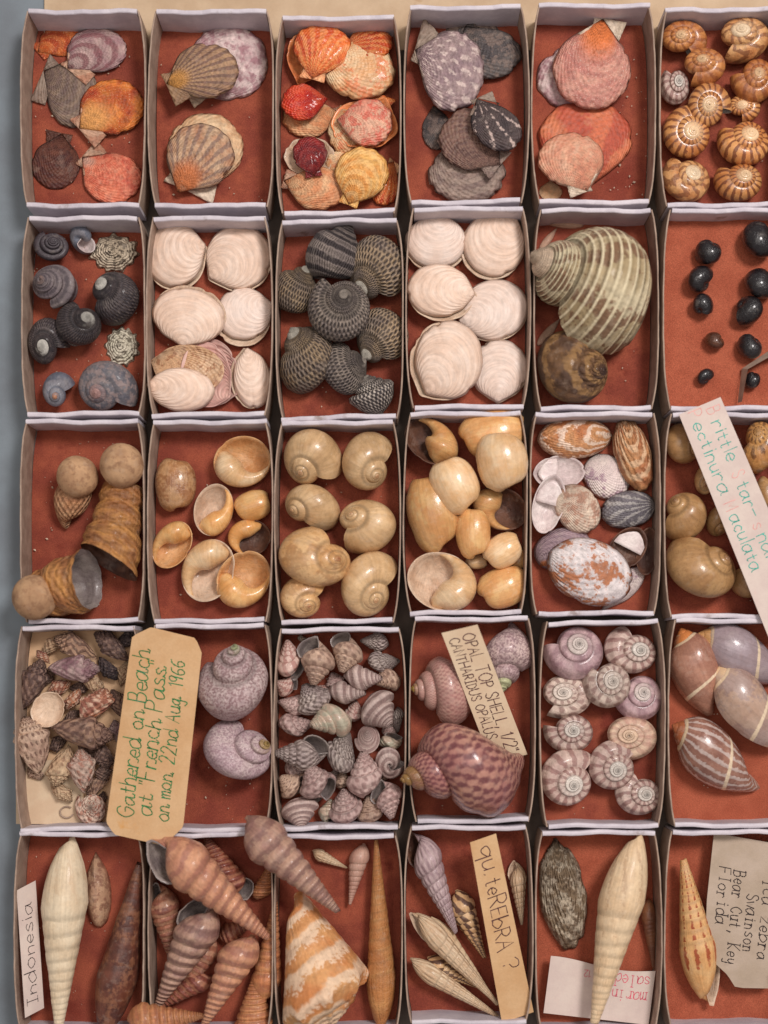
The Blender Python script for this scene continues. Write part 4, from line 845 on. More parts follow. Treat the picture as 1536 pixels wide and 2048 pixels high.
# ---------------------------------------------------------------- row two
G('blackish snails and limpets')
snail('D', (132, 152, 338, 322), 'sn_black_smooth', 'small black snail with a worn tip near the corner', 'dark', apex=(265, 220), ap='inside_grey')
snail('D', (342, 116, 490, 284), 'sn_bluegrey', 'tiny blue grey snail with a round pale mouth', 'moon', head=60, tilt=120, roll=10, ap='inside_white')
shellv('D', (448, 156, 744, 392), 'limpet', 'rough cream and black limpet with knobbly edge', head=20, d=1.02, h=.6, dp=1.3, polar=True, ribs=(11, .05), edge=.10, conc=(2, .02), rag=.04, name='limpet_shell', nr=14, ns=120)
snail('D', (128, 342, 390, 596), 'sn_greyring', 'grey snail with dark concentric grooves', 'dark', apex=(192, 465), ap='inside_grey', cords=(6, .012))
snail('D', (472, 382, 742, 694), 'sn_black', 'largest black snail with a white worn spire', 'turban', apex=(535, 485), ap='inside_grey')
snail('D', (262, 552, 524, 806), 'sn_black', 'black snail with a pinkish button tip in a white ring', 'turban', apex=(455, 655), lift=8, ap='inside_grey')
snail('D', (102, 646, 348, 914), 'sn_black', 'dark snail with a broad chalky worn crown', 'turban', apex=(220, 825), ap='inside_grey')
snail('D', (318, 700, 424, 810), 'sn_blackwhite', 'tiny speckled shell fragment between two dark snails', 'dark', apex=(380, 760), ap=None, lift=26)
shellv('D', (538, 692, 744, 930), 'limpet_pale', 'greenish white limpet with a scalloped edge', head=100, d=1.02, h=.55, dp=1.3, polar=True, ribs=(13, .045), edge=.09, conc=(2, .02), rag=.04, name='limpet_shell', nr=14, ns=120)
snail('D', (186, 956, 374, 1156), 'sn_bluegrey', 'small blue grey snail with an orange tip', 'winkle', apex=(295, 1100), ap='inside_grey')
snail('D', (392, 892, 738, 1178), 'sn_greymottle', 'big marbled grey snail with a pinkish crown', 'low', apex=(520, 1105), ap='inside_grey')
G('pale clams of the second row')
CL = dict(d=1.13, h=.30, ribs=None, conc=(7, .0025), lean=.3, rag=.008, chips=2, nr=13, ns=90)
shellv('D', (768, 92, 1134, 494), 'clam', 'cream clam with a toothed upper edge beside the left wall', head=15, pair=(.06, -.1), lift=6, edge=.0, **CL, name='clam_shell')
shellv('D', (1122, 112, 1502, 500), 'clam', 'whitish round clam at the right end of the box of open clam', head=215, pair=(.0, -.06), lift=4, name='clam_shell', **CL)
shellv('D', (1170, 470, 1506, 812), 'clam_white', 'white clam with its beige under-valve slid to the right', head=20, pair=(-.05, -.25, 'clam'), lift=8, ex=1.0, name='clam_shell', **CL)
shellv('D', (812, 460, 1240, 812), 'clam', 'wide oval clam with the beak at its lower edge', head=258, pair=(0.04, .1), lift=18, ex=1.32, name='clam_shell', **CL)
for i, (b, h_, l) in enumerate((((1020, 752, 1300, 1168), 330, 'pinkish thin clam valve, innermost of the nested edges'), ((985, 770, 1262, 1170), 325, 'thin clam valve nested under the scribbled hollow one'))):
    shellv('D', b, 'clam_pink', l, head=h_, up=True, inner='clam_pink', lift=4 + 10 * i, ex=.9, name='clam_shell', **CL)
shellv('D', (806, 800, 1228, 1085), 'clam', 'hollow clam valve with brown scribbles inside', head=165, up=True, inner='clam_inside', lift=24, tipover=(8, 90), ex=.85, name='clam_shell', **CL)
shellv('D', (778, 932, 1174, 1184), 'clam', 'closed cream clam valve in front of the scribbled hollow one', head=170, lift=40, tipover=(12, 270), ex=.85, name='clam_shell', **CL)
shellv('D', (1262, 818, 1500, 1168), 'clam', 'tall narrow oval clam in the lower right of its box', head=100, pair=(-.12, 0), lift=6, ex=.7, name='clam_shell', **CL)
G('dark beaded turban shells')
snail('E', (212, 88, 514, 438), 'sn_ridged', 'ridged grey conical shell with its tip towards the top rim', 'winkle', head=62, tilt=78, roll=200, ap='inside_grey', cords=(7, .02))
snail('E', (32, 316, 248, 648), 'sn_beadbrown', 'small grey turban with a big white worn crown by the left wall', 'winkle', apex=(195, 395), tilt=62, ap='inside_grey', ribs=None)
snail('E', (476, 136, 766, 580), 'sn_beadbrown', 'large beaded brown turban with a white oval tip', 'winkle', apex=(545, 465), tilt=58, ap='inside_grey')
snail('E', (216, 420, 574, 784), 'sn_bead', 'central dark turban with beaded rings seen tip up', 'turban', apex=(405, 560), tilt=14, roll=140, lift=14, ap='inside_grey')
snail('E', (520, 556, 770, 938), 'sn_beadbrown', 'beaded turban with white tip against the right wall', 'winkle', apex=(575, 845), tilt=60, ap='inside_grey')
snail('E', (56, 696, 368, 1086), 'sn_beadbrown', 'brown turban with a pearly crown ringed by dark beads', 'winkle', apex=(140, 795), tilt=52, ap='inside_grey')
snail('E', (280, 782, 554, 1090), 'sn_bead', 'grey turban with a chalk white patch and round tip', 'winkle', apex=(500, 905), tilt=58, lift=8, ap='inside_grey')
snail('E', (430, 988, 730, 1194), 'sn_blackwhite', 'small black and white checked turban at the bottom wall', 'dark', apex=(545, 1020), tilt=70, ap='inside_white')
G('cream clams of the fourth box')
shellv('E', (772, 46, 1126, 385), 'clam_white', 'white clam with a toothed upper edge and a brown under-valve', head=80, pair=(.0, -.12, 'clam'), lift=6, name='clam_shell', **CL)
shellv('E', (1092, 40, 1462, 432), 'clam', 'round cream clam with toothed top and double left rim', head=50, pair=(-.08, -.1), lift=10, name='clam_shell', **CL)
shellv('E', (1076, 426, 1480, 784), 'clam_white', 'white clam with a ridged right end below the round cream one', head=200, lift=4, ex=.9, pair=(0, -.03), name='clam_shell', **CL)
shellv('E', (782, 336, 1190, 668), 'clam', 'oval cream clam with reddish hinge overlapping its neighbours', head=355, pair=(.08, -.14), lift=26, ex=.85, name='clam_shell', **CL)
shellv('E', (1146, 770, 1480, 1138), 'clam_white', 'white clam with its beak down by the bottom wall', head=268, pair=(0, -.02), lift=4, ex=.95, name='clam_shell', **CL)
shellv('E', (800, 660, 1220, 1120), 'clam', 'largest cream clam with a broad rim on its right', head=232, pair=(-.16, -.04), lift=26, name='clam_shell', **CL)
G('turban shells and husks')
snail('F', (28, 138, 802, 946), 'turban', 'huge green, cream and brown striped turban shell', 'turbo', head=160, tilt=66, roll=190, ap='inside_nacre', name='turban_shell', cords=(20, .012), nt_=60, npf=110, turns=4.4)
snail('F', (76, 786, 524, 1254), 'turban_brown', 'dark brown rough turban with eroded flat spire', 'turban', apex=(440, 1045), tilt=40, ap='inside_grey', name='turban_shell', cords=(6, .015))
for b, h_, l in (((86, 140, 206, 292), 55, 'thin beige husk in the upper corner beside the huge turban'), ((96, 96, 372, 150), 175, 'thin beige husk lying along the top wall'), ((72, 712, 228, 892), 50, 'pale curled husk between the two turban shells')):
    shellv('F', b, 'leaf_husk', l, head=h_, d=1.5, ex=.3, h=.2, ribs=None, conc=None, nr=8, ns=40, name='husk', cat='husk', inner='leaf_husk', aniso=1.6)
G('shiny black beads')
for i, (b, l) in enumerate((((1070, 218, 1242, 376), 'oval black bead at the top of the left column'), ((1368, 102, 1580, 336), 'largest black bead at the top right of the red insert'), ((1030, 382, 1190, 556), 'black bead with bright glint, second in the left column'),
        ((1384, 398, 1580, 594), 'big black bead with a brownish gleam at the frame edge'), ((1058, 558, 1192, 692), 'smaller black bead touching the one above it'), ((1333, 574, 1506, 772), 'black bead with a grey ring, middle of the right column'),
        ((1134, 802, 1260, 912), 'small brown bead near the card flap'), ((1343, 808, 1492, 978), 'black bead just above the card flap'), ((1088, 1033, 1197, 1138), 'small black bead lowest in the left column'), ((1384, 1053, 1487, 1162), 'small black bead behind the card flap'))):
    snail('F', b, 'bead_brown' if 'brown bead' in l else 'bead_black', l, 'nerite', head=[70, 20, 330, 15, 250, 160, 30, 60, 300, 80][i], tilt=50, lift=34, ap=None, name='bead_snail', cat='bead', nt_=30, npf=24)
Gd = np.array([[np.r_[px2w(x, y, z), z] for x, y, z in r] for r in (((1476, 805, 37), (1484, 737, 40), (1540, 700, 44), (1580, 690, 46)), ((1484, 803, 60), (1496, 738, 66), (1542, 712, 70), (1580, 700, 70)))])
b0 = Gd[0, 0].copy(); V_, F_ = slab(Gd - b0, 3); tag(build('card_flap', V_, F_, MATS['tan_card'], None, b0, None, None, False), 'bent buff card flap standing among the black beads', 'card')

# ---------------------------------------------------------------- row three
G('shells with round ball tips')
def balled(c, box, ball, mat, label, head, tilt, roll, kind, lift=0, bl=0, **kw):
    global spiral
    keep = spiral
    if isinstance(kind, list): spiral = lambda *a_, **k_: kind
    o = snail(c, box, mat, label, kind, head=head, tilt=tilt, roll=roll, lift=lift, ap=kw.pop('mouth', 'inside_grey'), name='volute_shell', **kw)
    spiral = keep
    x0, y0 = plan(c, *ball[:2]); x1, y1 = plan(c, *ball[2:]); r = (x1 - x0 + y1 - y0) / 4
    n, m = 20, 32; V = []; S = []
    for i in range(n + 1):
        for j in range(m):
            a, b = math.pi * i / n, 2 * math.pi * j / m; q = r * (1 + .02 * math.sin(3 * a + 1) * math.cos(2 * b) + .012 * math.sin(7 * a) * math.sin(5 * b + 1) - .03 * math.exp(-((math.cos(a) * .5 + math.sin(a) * math.cos(b + .6) * .87 + .25) / .05) ** 2))
            V.append((q * math.sin(a) * math.cos(b), q * math.sin(a) * math.sin(b), q * math.cos(a))); S.append((j / m, i / n, 1))
    F = [[i * m + j, (i + 1) * m + j, (i + 1) * m + (j + 1) % m, i * m + (j + 1) % m] for i in range(n) for j in range(m)]
    z = max(r, r + bl); X, Y = px2w((x0 + x1) / 2, (y0 + y1) / 2, z); k = (CAMH - z) / 3000
    V = np.array(V) * k + np.array([X, Y, z]) - np.array(o.location) / U
    build('ball_tip', V, F, MATS['ball'], o, None, S)
CUP = ([(0.62, -0.4), (0.9, -0.75), (0.98, -1.2), (0.8, -1.75), (0.5, -2.1), (0.2, -2.1), (0.05, -1.6), (0.06, -0.8)], 1.9, 3)

def barrel(radii, L, oblique=0.25):
    """hollow barrel, narrow end at the top, open lower end; outer wall and inner mouth"""
    rr = np.array(radii); n, m = 46, 40; s = np.linspace(0, 1, n); r0 = np.interp(s, np.linspace(0, 1, len(rr)), rr)
    r0 = r0 * (1 + 0.02 * np.sin(40 * s) + 0.035 * np.exp(-((s - .3) / .02) ** 2) + 0.03 * np.exp(-((s - .12) / .02) ** 2)); th = np.linspace(0, 2 * np.pi, m, endpoint=False)
    def pts(r, s): 
        wob = 1 + 0.03 * np.sin(2 * th + 1) + 0.015 * np.sin(5 * th + 9 * s) + 0.02 * np.sin(13 * th) * s
        return np.stack([r * wob * np.cos(th), r * wob * np.sin(th), -L * s + oblique * s ** 3 * np.cos(th)], -1)
    V = np.vstack([pts(r0[i], s[i]) for i in range(n)]); S = np.vstack([np.stack([th / 6.283, np.full(m, s[i]), np.full(m, 1.0)], -1) for i in range(n)])
    q = lambda n: [[i * m + j, i * m + (j + 1) % m, (i + 1) * m + (j + 1) % m, (i + 1) * m + j] for i in range(n - 1) for j in range(m)]
    si = np.linspace(1, .45, 14); ri = np.interp(si, s, r0) * np.r_[1.0, np.linspace(.93, .55, 13)]
    Vi = np.vstack([pts(ri[i], si[i]) for i in range(14)] + [[[0, 0, -L * .42]]]); Fi = q(14) + [[13 * m + j, 13 * m + (j + 1) % m, 14 * m] for j in range(m)]
    return [(V, q(n), S), (Vi, Fi, np.full((len(Vi), 3), .5))]
balled('G', (250, 380, 468, 684), (270, 260, 502, 506), 'volute_rib', 'small ribbed shell with a bulbous sandy ball on top', 80, 84, 150, 'x', prof=CUP, ribs=(16, .03), bl=26, turns=1.6)
balled('G', (405, 395, 770, 980), (513, 192, 768, 446), 'volute', 'tall brown barrel shell with round ball tip and dark open mouth', 81, 104, 100, barrel([.68, .74, .78, .70, .82, .88, .80, .92, .98, 1.0, .98, 1.02], 2.7, .35), bl=40, mouth='inside_brown', aniso=1.5)
balled('G', (72, 796, 530, 1184), (8, 948, 272, 1200), 'volute', 'wide brown shell with ball tip overhanging the corner and grey mouth', 203, 118, 60, barrel([.6, .85, .95, .86, 1.04, 1.1, .98, 1.04], 2.0, .5), bl=60, lift=0, aniso=1.5)
G('open amber bubble shells')
snail('G', (832, 272, 1068, 584), 'bubble_brown', 'brownish translucent bubble shell lying face down', 'bubble', head=90, tilt=88, roll=180, ap='inside_cream', name='bubble_shell', zs=.8, npf=30, nt_=32)
snail('G', (1282, 456, 1494, 640), 'bubble', 'small round bubble shell by the right wall', 'bubble', head=20, tilt=88, roll=180, ap='inside_cream', name='bubble_shell', zs=.85, npf=30, nt_=32)
for b, h_, m, ap, ex, l in (((1166, 148, 1498, 444), 8, 'bubble_pale', 'inside_amber', .74, 'largest bubble shell in the upper right with mouth to the top'), ((1052, 422, 1282, 724), 78, 'bubble', 'inside_cream', .68, 'bubble shell with a long pale mouth in the middle of its box'),
        ((1248, 626, 1496, 836), 272, 'bubble', 'inside_brown', .95, 'bubble shell with pearly body and brownish open mouth'), ((812, 636, 1048, 908), 238, 'bubble', 'inside_amber', .74, 'bubble shell with amber mouth by the left wall'),
        ((982, 740, 1288, 1100), 255, 'bubble_pale', 'inside_cream', .76, 'large pale bubble shell in the lower middle'), ((1182, 806, 1498, 1136), 22, 'bubble', 'inside_amber', .76, 'golden bubble shell in the lower right corner')):
    bubble('G', b, m, ap, l, h_, ex=ex, fat=.53)
G('cream moon snails')
for b, a, m, l, lf in (((78, 136, 418, 456), (190, 415), 'moon', 'cream moon snail in the upper left with fine cracks', 0), ((412, 152, 700, 490), (635, 410), 'moon', 'cream moon snail in the upper right with coiled tip', 0), ((86, 452, 404, 720), (130, 645), 'moon', 'smooth cream moon snail with its tip to the left wall', 0),
        ((398, 542, 724, 856), (465, 650), 'moon', 'moon snail with growth ridges on its right side', 0), ((46, 696, 464, 1040), (390, 860), 'moon_brown', 'biggest brownish moon snail with rusty spire', 14), ((406, 836, 730, 1214), (645, 1130), 'moon', 'tall cream moon snail in the lower right corner', 0),
        ((56, 970, 318, 1220), (235, 1150), 'moon_brown', 'smallest brown tipped moon snail', 0)):
    snail('H', b, m, l, 'moon', apex=a, ap='inside_cream', lift=lf, name='moon_snail', nt_=36, npf=28, tilt=None)
G('orange bubble shells packed in a box')
for b, h_, r_, m, ap, lf, l in (((772, 70, 1080, 350), 215, 60, 'bubble_orange', 'inside_brown', 10, 'orange bubble shell with pointed lip and small dark mouth'), ((1078, 14, 1454, 316), 10, 180, 'bubble_orange', 'inside_cream', 8, 'ridged orange bubble shell leaning over the top wall'),
        ((1160, 465, 1480, 722), 75, 0, 'bubble_orange', 'inside_brown', 4, 'orange bubble shell with wide dark round mouth'), ((1178, 160, 1480, 500), 100, 180, 'bubble_pale', 'inside_cream', 50, 'smooth peach bubble shell lying over the ridged one'),
        ((782, 396, 1086, 866), 110, 180, 'bubble_orange', 'inside_cream', 4, 'longest orange bubble shell by the left wall'), ((912, 296, 1204, 630), 120, 180, 'bubble_pale', 'inside_cream', 46, 'shiny peach bubble shell over the longest one'), ((1118, 860, 1250, 940), 10, 180, 'bubble_pale', None, 6, 'scrap of pale bubble shell in the lower middle'),
        ((1062, 586, 1264, 886), 95, 180, 'bubble_orange', 'inside_cream', 34, 'small deep orange bubble shell in the middle'), ((1380, 820, 1478, 940), 60, 180, 'bubble_orange', None, 4, 'sliver of orange bubble shell against the right wall'), ((1216, 726, 1444, 940), 30, 180, 'bubble_pale', 'inside_cream', 30, 'glossy pale small bubble shell above the holed one'),
        ((776, 850, 1194, 1176), 10, 10, 'bubble_pale', 'inside_cream', 10, 'wide open bubble shell showing its pale hollow mouth'), ((1182, 920, 1468, 1170), 20, 180, 'bubble_orange', 'inside_cream', 8, 'orange brown bubble shell with a small hole')):
    if 'mouth' in l: bubble('H', b, m, ap, l, {772: 130, 1160: 305, 776: 108}[b[0]], lift=lf, ex=.74 if b[0] == 772 else .8, fat=.68 if b[0] == 772 else .54)
    else: snail('H', b, m, l, 'bubble', head=h_, tilt=88, roll=r_, ap=ap, name='bubble_shell', lift=lf, zs=.85, npf=30, nt_=32, flare=.05)
G('slipper shells')
SL = dict(d=1.04, nr=13, ns=90, ribs=None, name='slipper_shell')
shellv('I', (78, 140, 550, 404), 'sl_orange', 'orange brown slipper shell with white streaks', head=5, h=.55, ex=.72, lift=20, rag=.01, **SL)
shellv('I', (362, 372, 664, 664), 'sl_white', 'white slipper shell with a purple stain', head=110, h=.4, ex=.8, lift=6, **SL)
shellv('I', (552, 152, 810, 616), 'sl_scale', 'flaky orange brown slipper shell by the right wall', head=110, h=.5, ex=.55, lift=24, rag=.04, **SL)
shellv('I', (50, 382, 380, 596), 'sl_white', 'hollow white slipper shell turned inside up', head=185, h=.45, ex=.75, up=True, inner='inside_white', shelf='inside_white', lift=4, **SL)
shellv('I', (42, 500, 256, 876), 'sl_white', 'long white slipper shell on its side by the left wall', head=75, h=.5, ex=.55, up=True, inner='inside_white', shelf='inside_white', lift=14, **SL)
shellv('I', (186, 562, 480, 876), 'sl_mottle', 'oval cream slipper shell mottled with brown', head=120, h=.42, ex=.8, lift=32, **SL)
shellv('I', (476, 604, 830, 846), 'sl_grey', 'grey slipper shell with pale stripes', head=10, h=.5, ex=.65, lift=20, **SL)
shellv('I', (56, 834, 424, 1114), 'sl_lilac', 'lilac grey slipper shell with fine rings and orange tip', head=225, h=.5, ex=.85, lift=14, **SL)
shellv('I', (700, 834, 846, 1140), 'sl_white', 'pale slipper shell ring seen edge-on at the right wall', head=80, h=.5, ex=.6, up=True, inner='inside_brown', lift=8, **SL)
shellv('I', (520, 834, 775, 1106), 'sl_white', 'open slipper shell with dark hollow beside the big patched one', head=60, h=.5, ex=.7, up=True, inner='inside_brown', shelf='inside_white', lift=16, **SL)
shellv('I', (480, 1080, 760, 1366), 'sl_white', 'pointed white slipper shell shard', head=222, d=1.6, h=.25, ex=.5, nr=10, ns=60, ribs=None, name='slipper_shell', lift=6)
shellv('I', (140, 900, 680, 1336), 'sl_patch', 'largest slipper shell, white with a brown patch', head=150, h=.45, ex=.78, lift=40, **SL)
G('tan moon snails under the label')
for b, a, m, l, lf in (((886, 176, 1110, 434), (1110, 330), 'moon_tan', 'egg-like tan moon snail in the upper corner beside the label', 0), ((1078, 428, 1240, 640), (1135, 575), 'moon_brown', 'small brown moon snail half covered by the label', 0), ((882, 616, 1150, 930), (925, 690), 'moon_tan', 'round tan moon snail with coiled tip by the left wall', 0),
        ((1148, 686, 1320, 898), (1250, 880), 'moon_tan', 'little smooth moon snail squeezed against the label', 0), ((882, 892, 1334, 1284), (1260, 985), 'moon_tan', 'largest tan moon snail with low spire', 0), ((1306, 1036, 1500, 1302), (1420, 1080), 'moon_tan', 'olive tan moon snail below the label edge', 0),
        ((1350, 160, 1590, 505), (1425, 265), 'moon_spot', 'dark spotted moon snail right of the label', 0), ((1460, 505, 1610, 720), (1560, 600), 'moon_tan', 'tan moon snail cut by the frame right of the label', 0)):
    snail('I', b, m, l, 'moon', apex=a, ap='inside_cream', lift=lf, name='moon_snail', nt_=36, npf=28)

# ---------------------------------------------------------------- row four
G('small brown whelks on cream card')
Gd = np.array([[np.r_[px2w(x, y, 9), 9] for x in (32, 100, 165)] for y in (1648, 1590, 1520)]); b0 = Gd[0, 0].copy(); V_, F_ = slab(Gd - b0, 1.5)
tag(build('paper_scrap', V_, F_, MATS['cream_paper'], None, b0, None, None, False), 'plain cream paper scrap under the brown whelks', 'paper', GROUP[0])
WL = [((250, 88, 505, 258), 'wh_streak', 160, 'streaked brown whelk at the top of the heap', 14), ((478, 86, 690, 264), 'wh_dark', 150, 'dark whelk with pale network right of the streaked one', 8), ((182, 108, 320, 240), 'wh_cream', 60, 'small smooth cream shell near the top corner', 6), ((598, 78, 742, 186), 'wh_black', 20, 'nearly black whelk under the tag corner', 0),
      ((46, 246, 226, 565), 'wh_dark', 70, 'long dark grey whelk along the left wall', 6), ((146, 200, 230, 280), 'wh_orange', 120, 'tiny orange brown shell above the purple white whelk', 26), ((210, 222, 520, 390), 'wh_purple', 2, 'white and purple whelk pointing right', 30), ((505, 240, 625, 375), 'wh_black', 300, 'little blackish shell right of the purple white whelk', 8),
      ((392, 326, 550, 455), 'wh_cream', 330, 'small cream whelk in the middle of the heap', 18), ((214, 370, 355, 470), 'wh_orange', 200, 'rust coloured shell left of the heap centre', 14), ((305, 415, 410, 545), 'wh_orange', 250, 'small reddish shell beside the cup with cream plug', 18), ((340, 375, 460, 450), 'wh_dark', 10, 'small maroon shell under the cream whelk', 6),
      ((398, 416, 605, 620), 'wh_orange', 75, 'purple and orange whelk with bright flank', 26), ((555, 425, 670, 600), 'wh_brown', 110, 'brown whelk tucked beneath the tag edge', 8), ((610, 265, 700, 415), 'wh_cream', 80, 'cream brown shell half under the tag', 4), ((16, 580, 230, 915), 'wh_speck', 100, 'speckled cream cup-shaped shell by the left wall', 14),
      ((290, 540, 400, 640), 'wh_dark', 30, 'dark small shell behind the large brown whelk', 2), ((212, 576, 600, 776), 'wh_brown', 355, 'largest brown whelk lying across the heap', 28), ((200, 740, 370, 985), 'wh_cream', 260, 'greyish cream whelk below the largest one', 18), ((475, 730, 605, 885), 'wh_dark', 280, 'ringed dark shell below the largest whelk', 8),
      ((320, 765, 496, 1025), 'wh_white', 95, 'white whelk blotched with orange', 24), ((225, 945, 360, 1075), 'wh_cream', 310, 'cream pointed shell tip near the paper scrap', 8), ((435, 925, 570, 1050), 'wh_brown', 200, 'plain brown shell beside the tag', 2), ((480, 860, 590, 960), 'wh_dark', 90, 'dark little shell squeezed under the tag', 10), ((150, 300, 262, 424), 'wh_brown', 40, 'mid brown shell showing between the left wall whelk and rust coloured one', 0), ((560, 600, 648, 742), 'wh_purple', 100, 'greyish purple shell at the tag edge beside the largest whelk', 4), ((385, 700, 500, 820), 'wh_brown', 300, 'brown shell filling the gap below the largest whelk', 4), ((225, 690, 335, 790), 'wh_dark', 200, 'shaded shell under the left end of the largest whelk', 2), ((495, 1010, 560, 1120), 'wh_dark', 80, 'dark sliver of shell beside the spiral snail', 0), ((95, 860, 200, 945), 'wh_speck', 290, 'small speckled shell below the cup-shaped one', 4)]
for b, m, h_, l, lf in WL: snail('J', b, m, l, 'whelk', head=h_, tilt=82, roll=rng.uniform(120, 240), lift=lf, ap='inside_cream', name='whelk_shell', ribs=(9, .05), zs=.9, aniso=2.3)
shellv('J', (116, 440, 314, 645), 'wh_cream', 'cup-like shell with a cream and orange plug', head=60, d=1.03, h=.5, ex=.85, ribs=(12, .02), edge=.02, up=True, inner='inside_cream', lift=28, name='limpet_shell')
snail('J', (372, 1026, 550, 1204), 'wh_white', 'round brown and white snail with dark spiral at the bottom wall', 'low', apex=(465, 1110), lift=2, ap='inside_cream')
th_ = np.linspace(0.4, 5.4, 30); V_ = []; F_ = []
for i, a in enumerate(th_):
    x, y = px2w(20 + (325 + 38 * math.cos(a)) / 2.8657, 1230 + (1130 + 32 * math.sin(a)) / 2.8657, 14)
    for j in range(6): V_.append((x + 1.6 * math.cos(j * 1.047) * math.cos(a), y + 1.6 * math.cos(j * 1.047) * math.sin(-a), 14 + 1.6 * math.sin(j * 1.047)))
for i in range(29):
    for j in range(6): F_.append([i * 6 + j, i * 6 + (j + 1) % 6, (i + 1) * 6 + (j + 1) % 6, (i + 1) * 6 + j])
b0 = np.array(V_[0]); tag(build('string_loop', np.array(V_) - b0, F_, MATS['tan_card'], None, b0), 'loose loop of thin string on the cream paper scrap', 'string')
G('two large lilac top shells')
snail('J', (1066, 166, 1480, 608), 'tp_lilac', 'upper lilac top shell with a greenish tip', 'opal', apex=(1275, 215), tilt=48, roll=150, ap='inside_nacre', name='top_shell', nt_=40, npf=32, turns=5)
snail('J', (1106, 596, 1504, 944), 'tp_lilac_gold', 'lower lilac top shell with beaded golden tip', 'opal', apex=(1460, 700), tilt=50, roll=160, ap='inside_nacre', name='top_shell', nt_=40, npf=32, turns=5)
G('tiny pink top shells')
TL = [((32, 140, 200, 380), 'tp_rose', 95, 60, 'glossy rose and white shell in the top corner', 6, 0), ((152, 120, 375, 405), 'tp_tan', 258, 82, 'tan cone with grey mouth facing the top wall', 20, 0), ((346, 96, 534, 334), 'tp_tan', 250, 75, 'orange grey shell with a dark hole', 16, 0), ((516, 100, 682, 212), 'tp_grey', 175, 70, 'small grey shell with a pinhole by the top wall', 6, 180),
      ((560, 206, 746, 330), 'tp_grey', 10, 60, 'flattened grey pink shell by the right wall', 10, 180), ((420, 282, 646, 436), 'tp_striped', 2, 80, 'striped cone pointing right near the top', 22, 180), ((596, 300, 750, 436), 'tp_tan', 200, 70, 'brownish shell at the right wall under the striped cone', 8, 180), ((32, 352, 160, 470), 'tp_rose', 150, 60, 'little pinkish shell with mouth on the left wall', 8, 0),
      ((150, 390, 356, 576), 'tp_grey', 120, 75, 'checked grey shell left of the middle', 14, 180), ((326, 376, 552, 512), 'tp_striped', 0, 82, 'small pink cone with bold stripes pointing right', 26, 180), ((44, 458, 222, 580), 'tp_pink', 160, 70, 'dull pink shell on the left', 6, 180), ((430, 486, 534, 610), 'tp_rose', 80, 60, 'narrow rosy shell behind the big banded cone', 6, 180),
      ((520, 430, 712, 650), 'tp_striped', 310, 68, 'big banded cone right of the middle', 20, 180), ((694, 520, 766, 676), 'tp_grey', 280, 80, 'dotted shell squeezed on the right wall', 6, 180), ((46, 564, 252, 696), 'tp_pink', 15, 75, 'brownish pink shell on the left wall middle', 10, 180), ((226, 506, 470, 702), 'tp_pearl', 200, 70, 'pearly shell with two black holes', 28, 180),
      ((26, 686, 356, 896), 'tp_grey', 176, 84, 'dark checked cone pointing left', 18, 0), ((322, 662, 488, 908), 'tp_grey', 60, 70, 'checked shell with wavy lines in the middle', 12, 180), ((482, 630, 630, 796), 'tp_striped', 90, 22, 'little cone seen tip up', 24, 180), ((600, 672, 760, 770), 'tp_pearl', 200, 100, 'pearly shell mouth by the right wall', 6, 0),
      ((602, 756, 774, 940), 'tp_striped', 90, 150, 'round ringed shell base', 18, 0), ((84, 836, 208, 950), 'tp_pink', 30, 70, 'plain small shell in the lower left', 4, 180), ((170, 850, 380, 1066), 'tp_pink', 115, 75, 'pink banded shell with grey round mouth', 22, -20), ((370, 876, 456, 1006), 'tp_tan', 90, 80, 'thin tan shell between two cones', 4, 180),
      ((434, 776, 642, 1050), 'tp_pink', 97, 80, 'tall smooth pink cone pointing up', 24, 180), ((50, 904, 220, 1054), 'tp_tan', 140, 70, 'dim shell with dark mouth in the lower left', 6, -20), ((576, 940, 760, 1174), 'tp_pink', 285, 80, 'cone with grey mouth beside the golden tip', 16, 0), ((250, 400, 340, 470), 'tp_rose', 40, 70, 'rosy scrap of shell behind the checked grey one', 2, 180), ((455, 330, 540, 400), 'tp_grey', 220, 70, 'grey shell peeping out between two striped cones', 2, 180), ((640, 620, 730, 690), 'tp_pink', 330, 75, 'small pink shell right of the cone seen tip up', 2, 180), ((330, 880, 400, 960), 'tp_striped', 70, 75, 'narrow striped shell beside the tall smooth pink cone', 2, 180), ((200, 1010, 300, 1090), 'tp_grey', 10, 75, 'grey checked shell above the green nacre piece', 2, 180), ((600, 880, 690, 960), 'tp_tan', 130, 75, 'tan shell tucked under the round ringed base', 2, 180), ((62, 1040, 280, 1226), 'tp_striped', 280, 60, 'ringed cone in the bottom left corner', 14, 180),
      ((276, 1054, 404, 1214), 'tp_pearl', 80, 110, 'shell piece with green nacre at the bottom', 4, 0), ((334, 994, 530, 1200), 'tp_pink', 100, 60, 'round shell with violet gleam at the bottom', 18, 180), ((494, 1034, 654, 1200), 'tp_tan', 100, 75, 'tan net-patterned cone at the bottom', 8, 180), ((156, 114, 216, 156), 'tp_pearl', 0, 80, 'pearly scrap against the top wall', 2, 180),
      ((318, 326, 430, 424), 'tp_pink', 110, 80, 'small pink shell under the orange grey one', 4, 180)]
for b, m, h_, t_, l, lf, r_ in TL: snail('K', b, m, l + ' of the tiny heap' if len(l.split()) < 7 else l, 'toproof', head=h_, tilt=t_, roll=r_, lift=lf, ap='inside_grey', name='top_shell', zs=.95, aniso=2.0, npf=22)
G('large opal top shells')
snail('K', (806, 236, 1200, 644), 'op_pink', 'pink opal shell with a small golden tip touching the left wall', 'opal', head=182, tilt=76, roll=190, ap='inside_nacre', name='top_shell', nt_=40, npf=32, turns=6)
snail('K', (1208, 40, 1515, 450), 'op_green', 'greyish lilac opal shell with pale green spire', 'opal', head=264, tilt=66, roll=180, ap='inside_nacre', name='top_shell', nt_=40, npf=32)
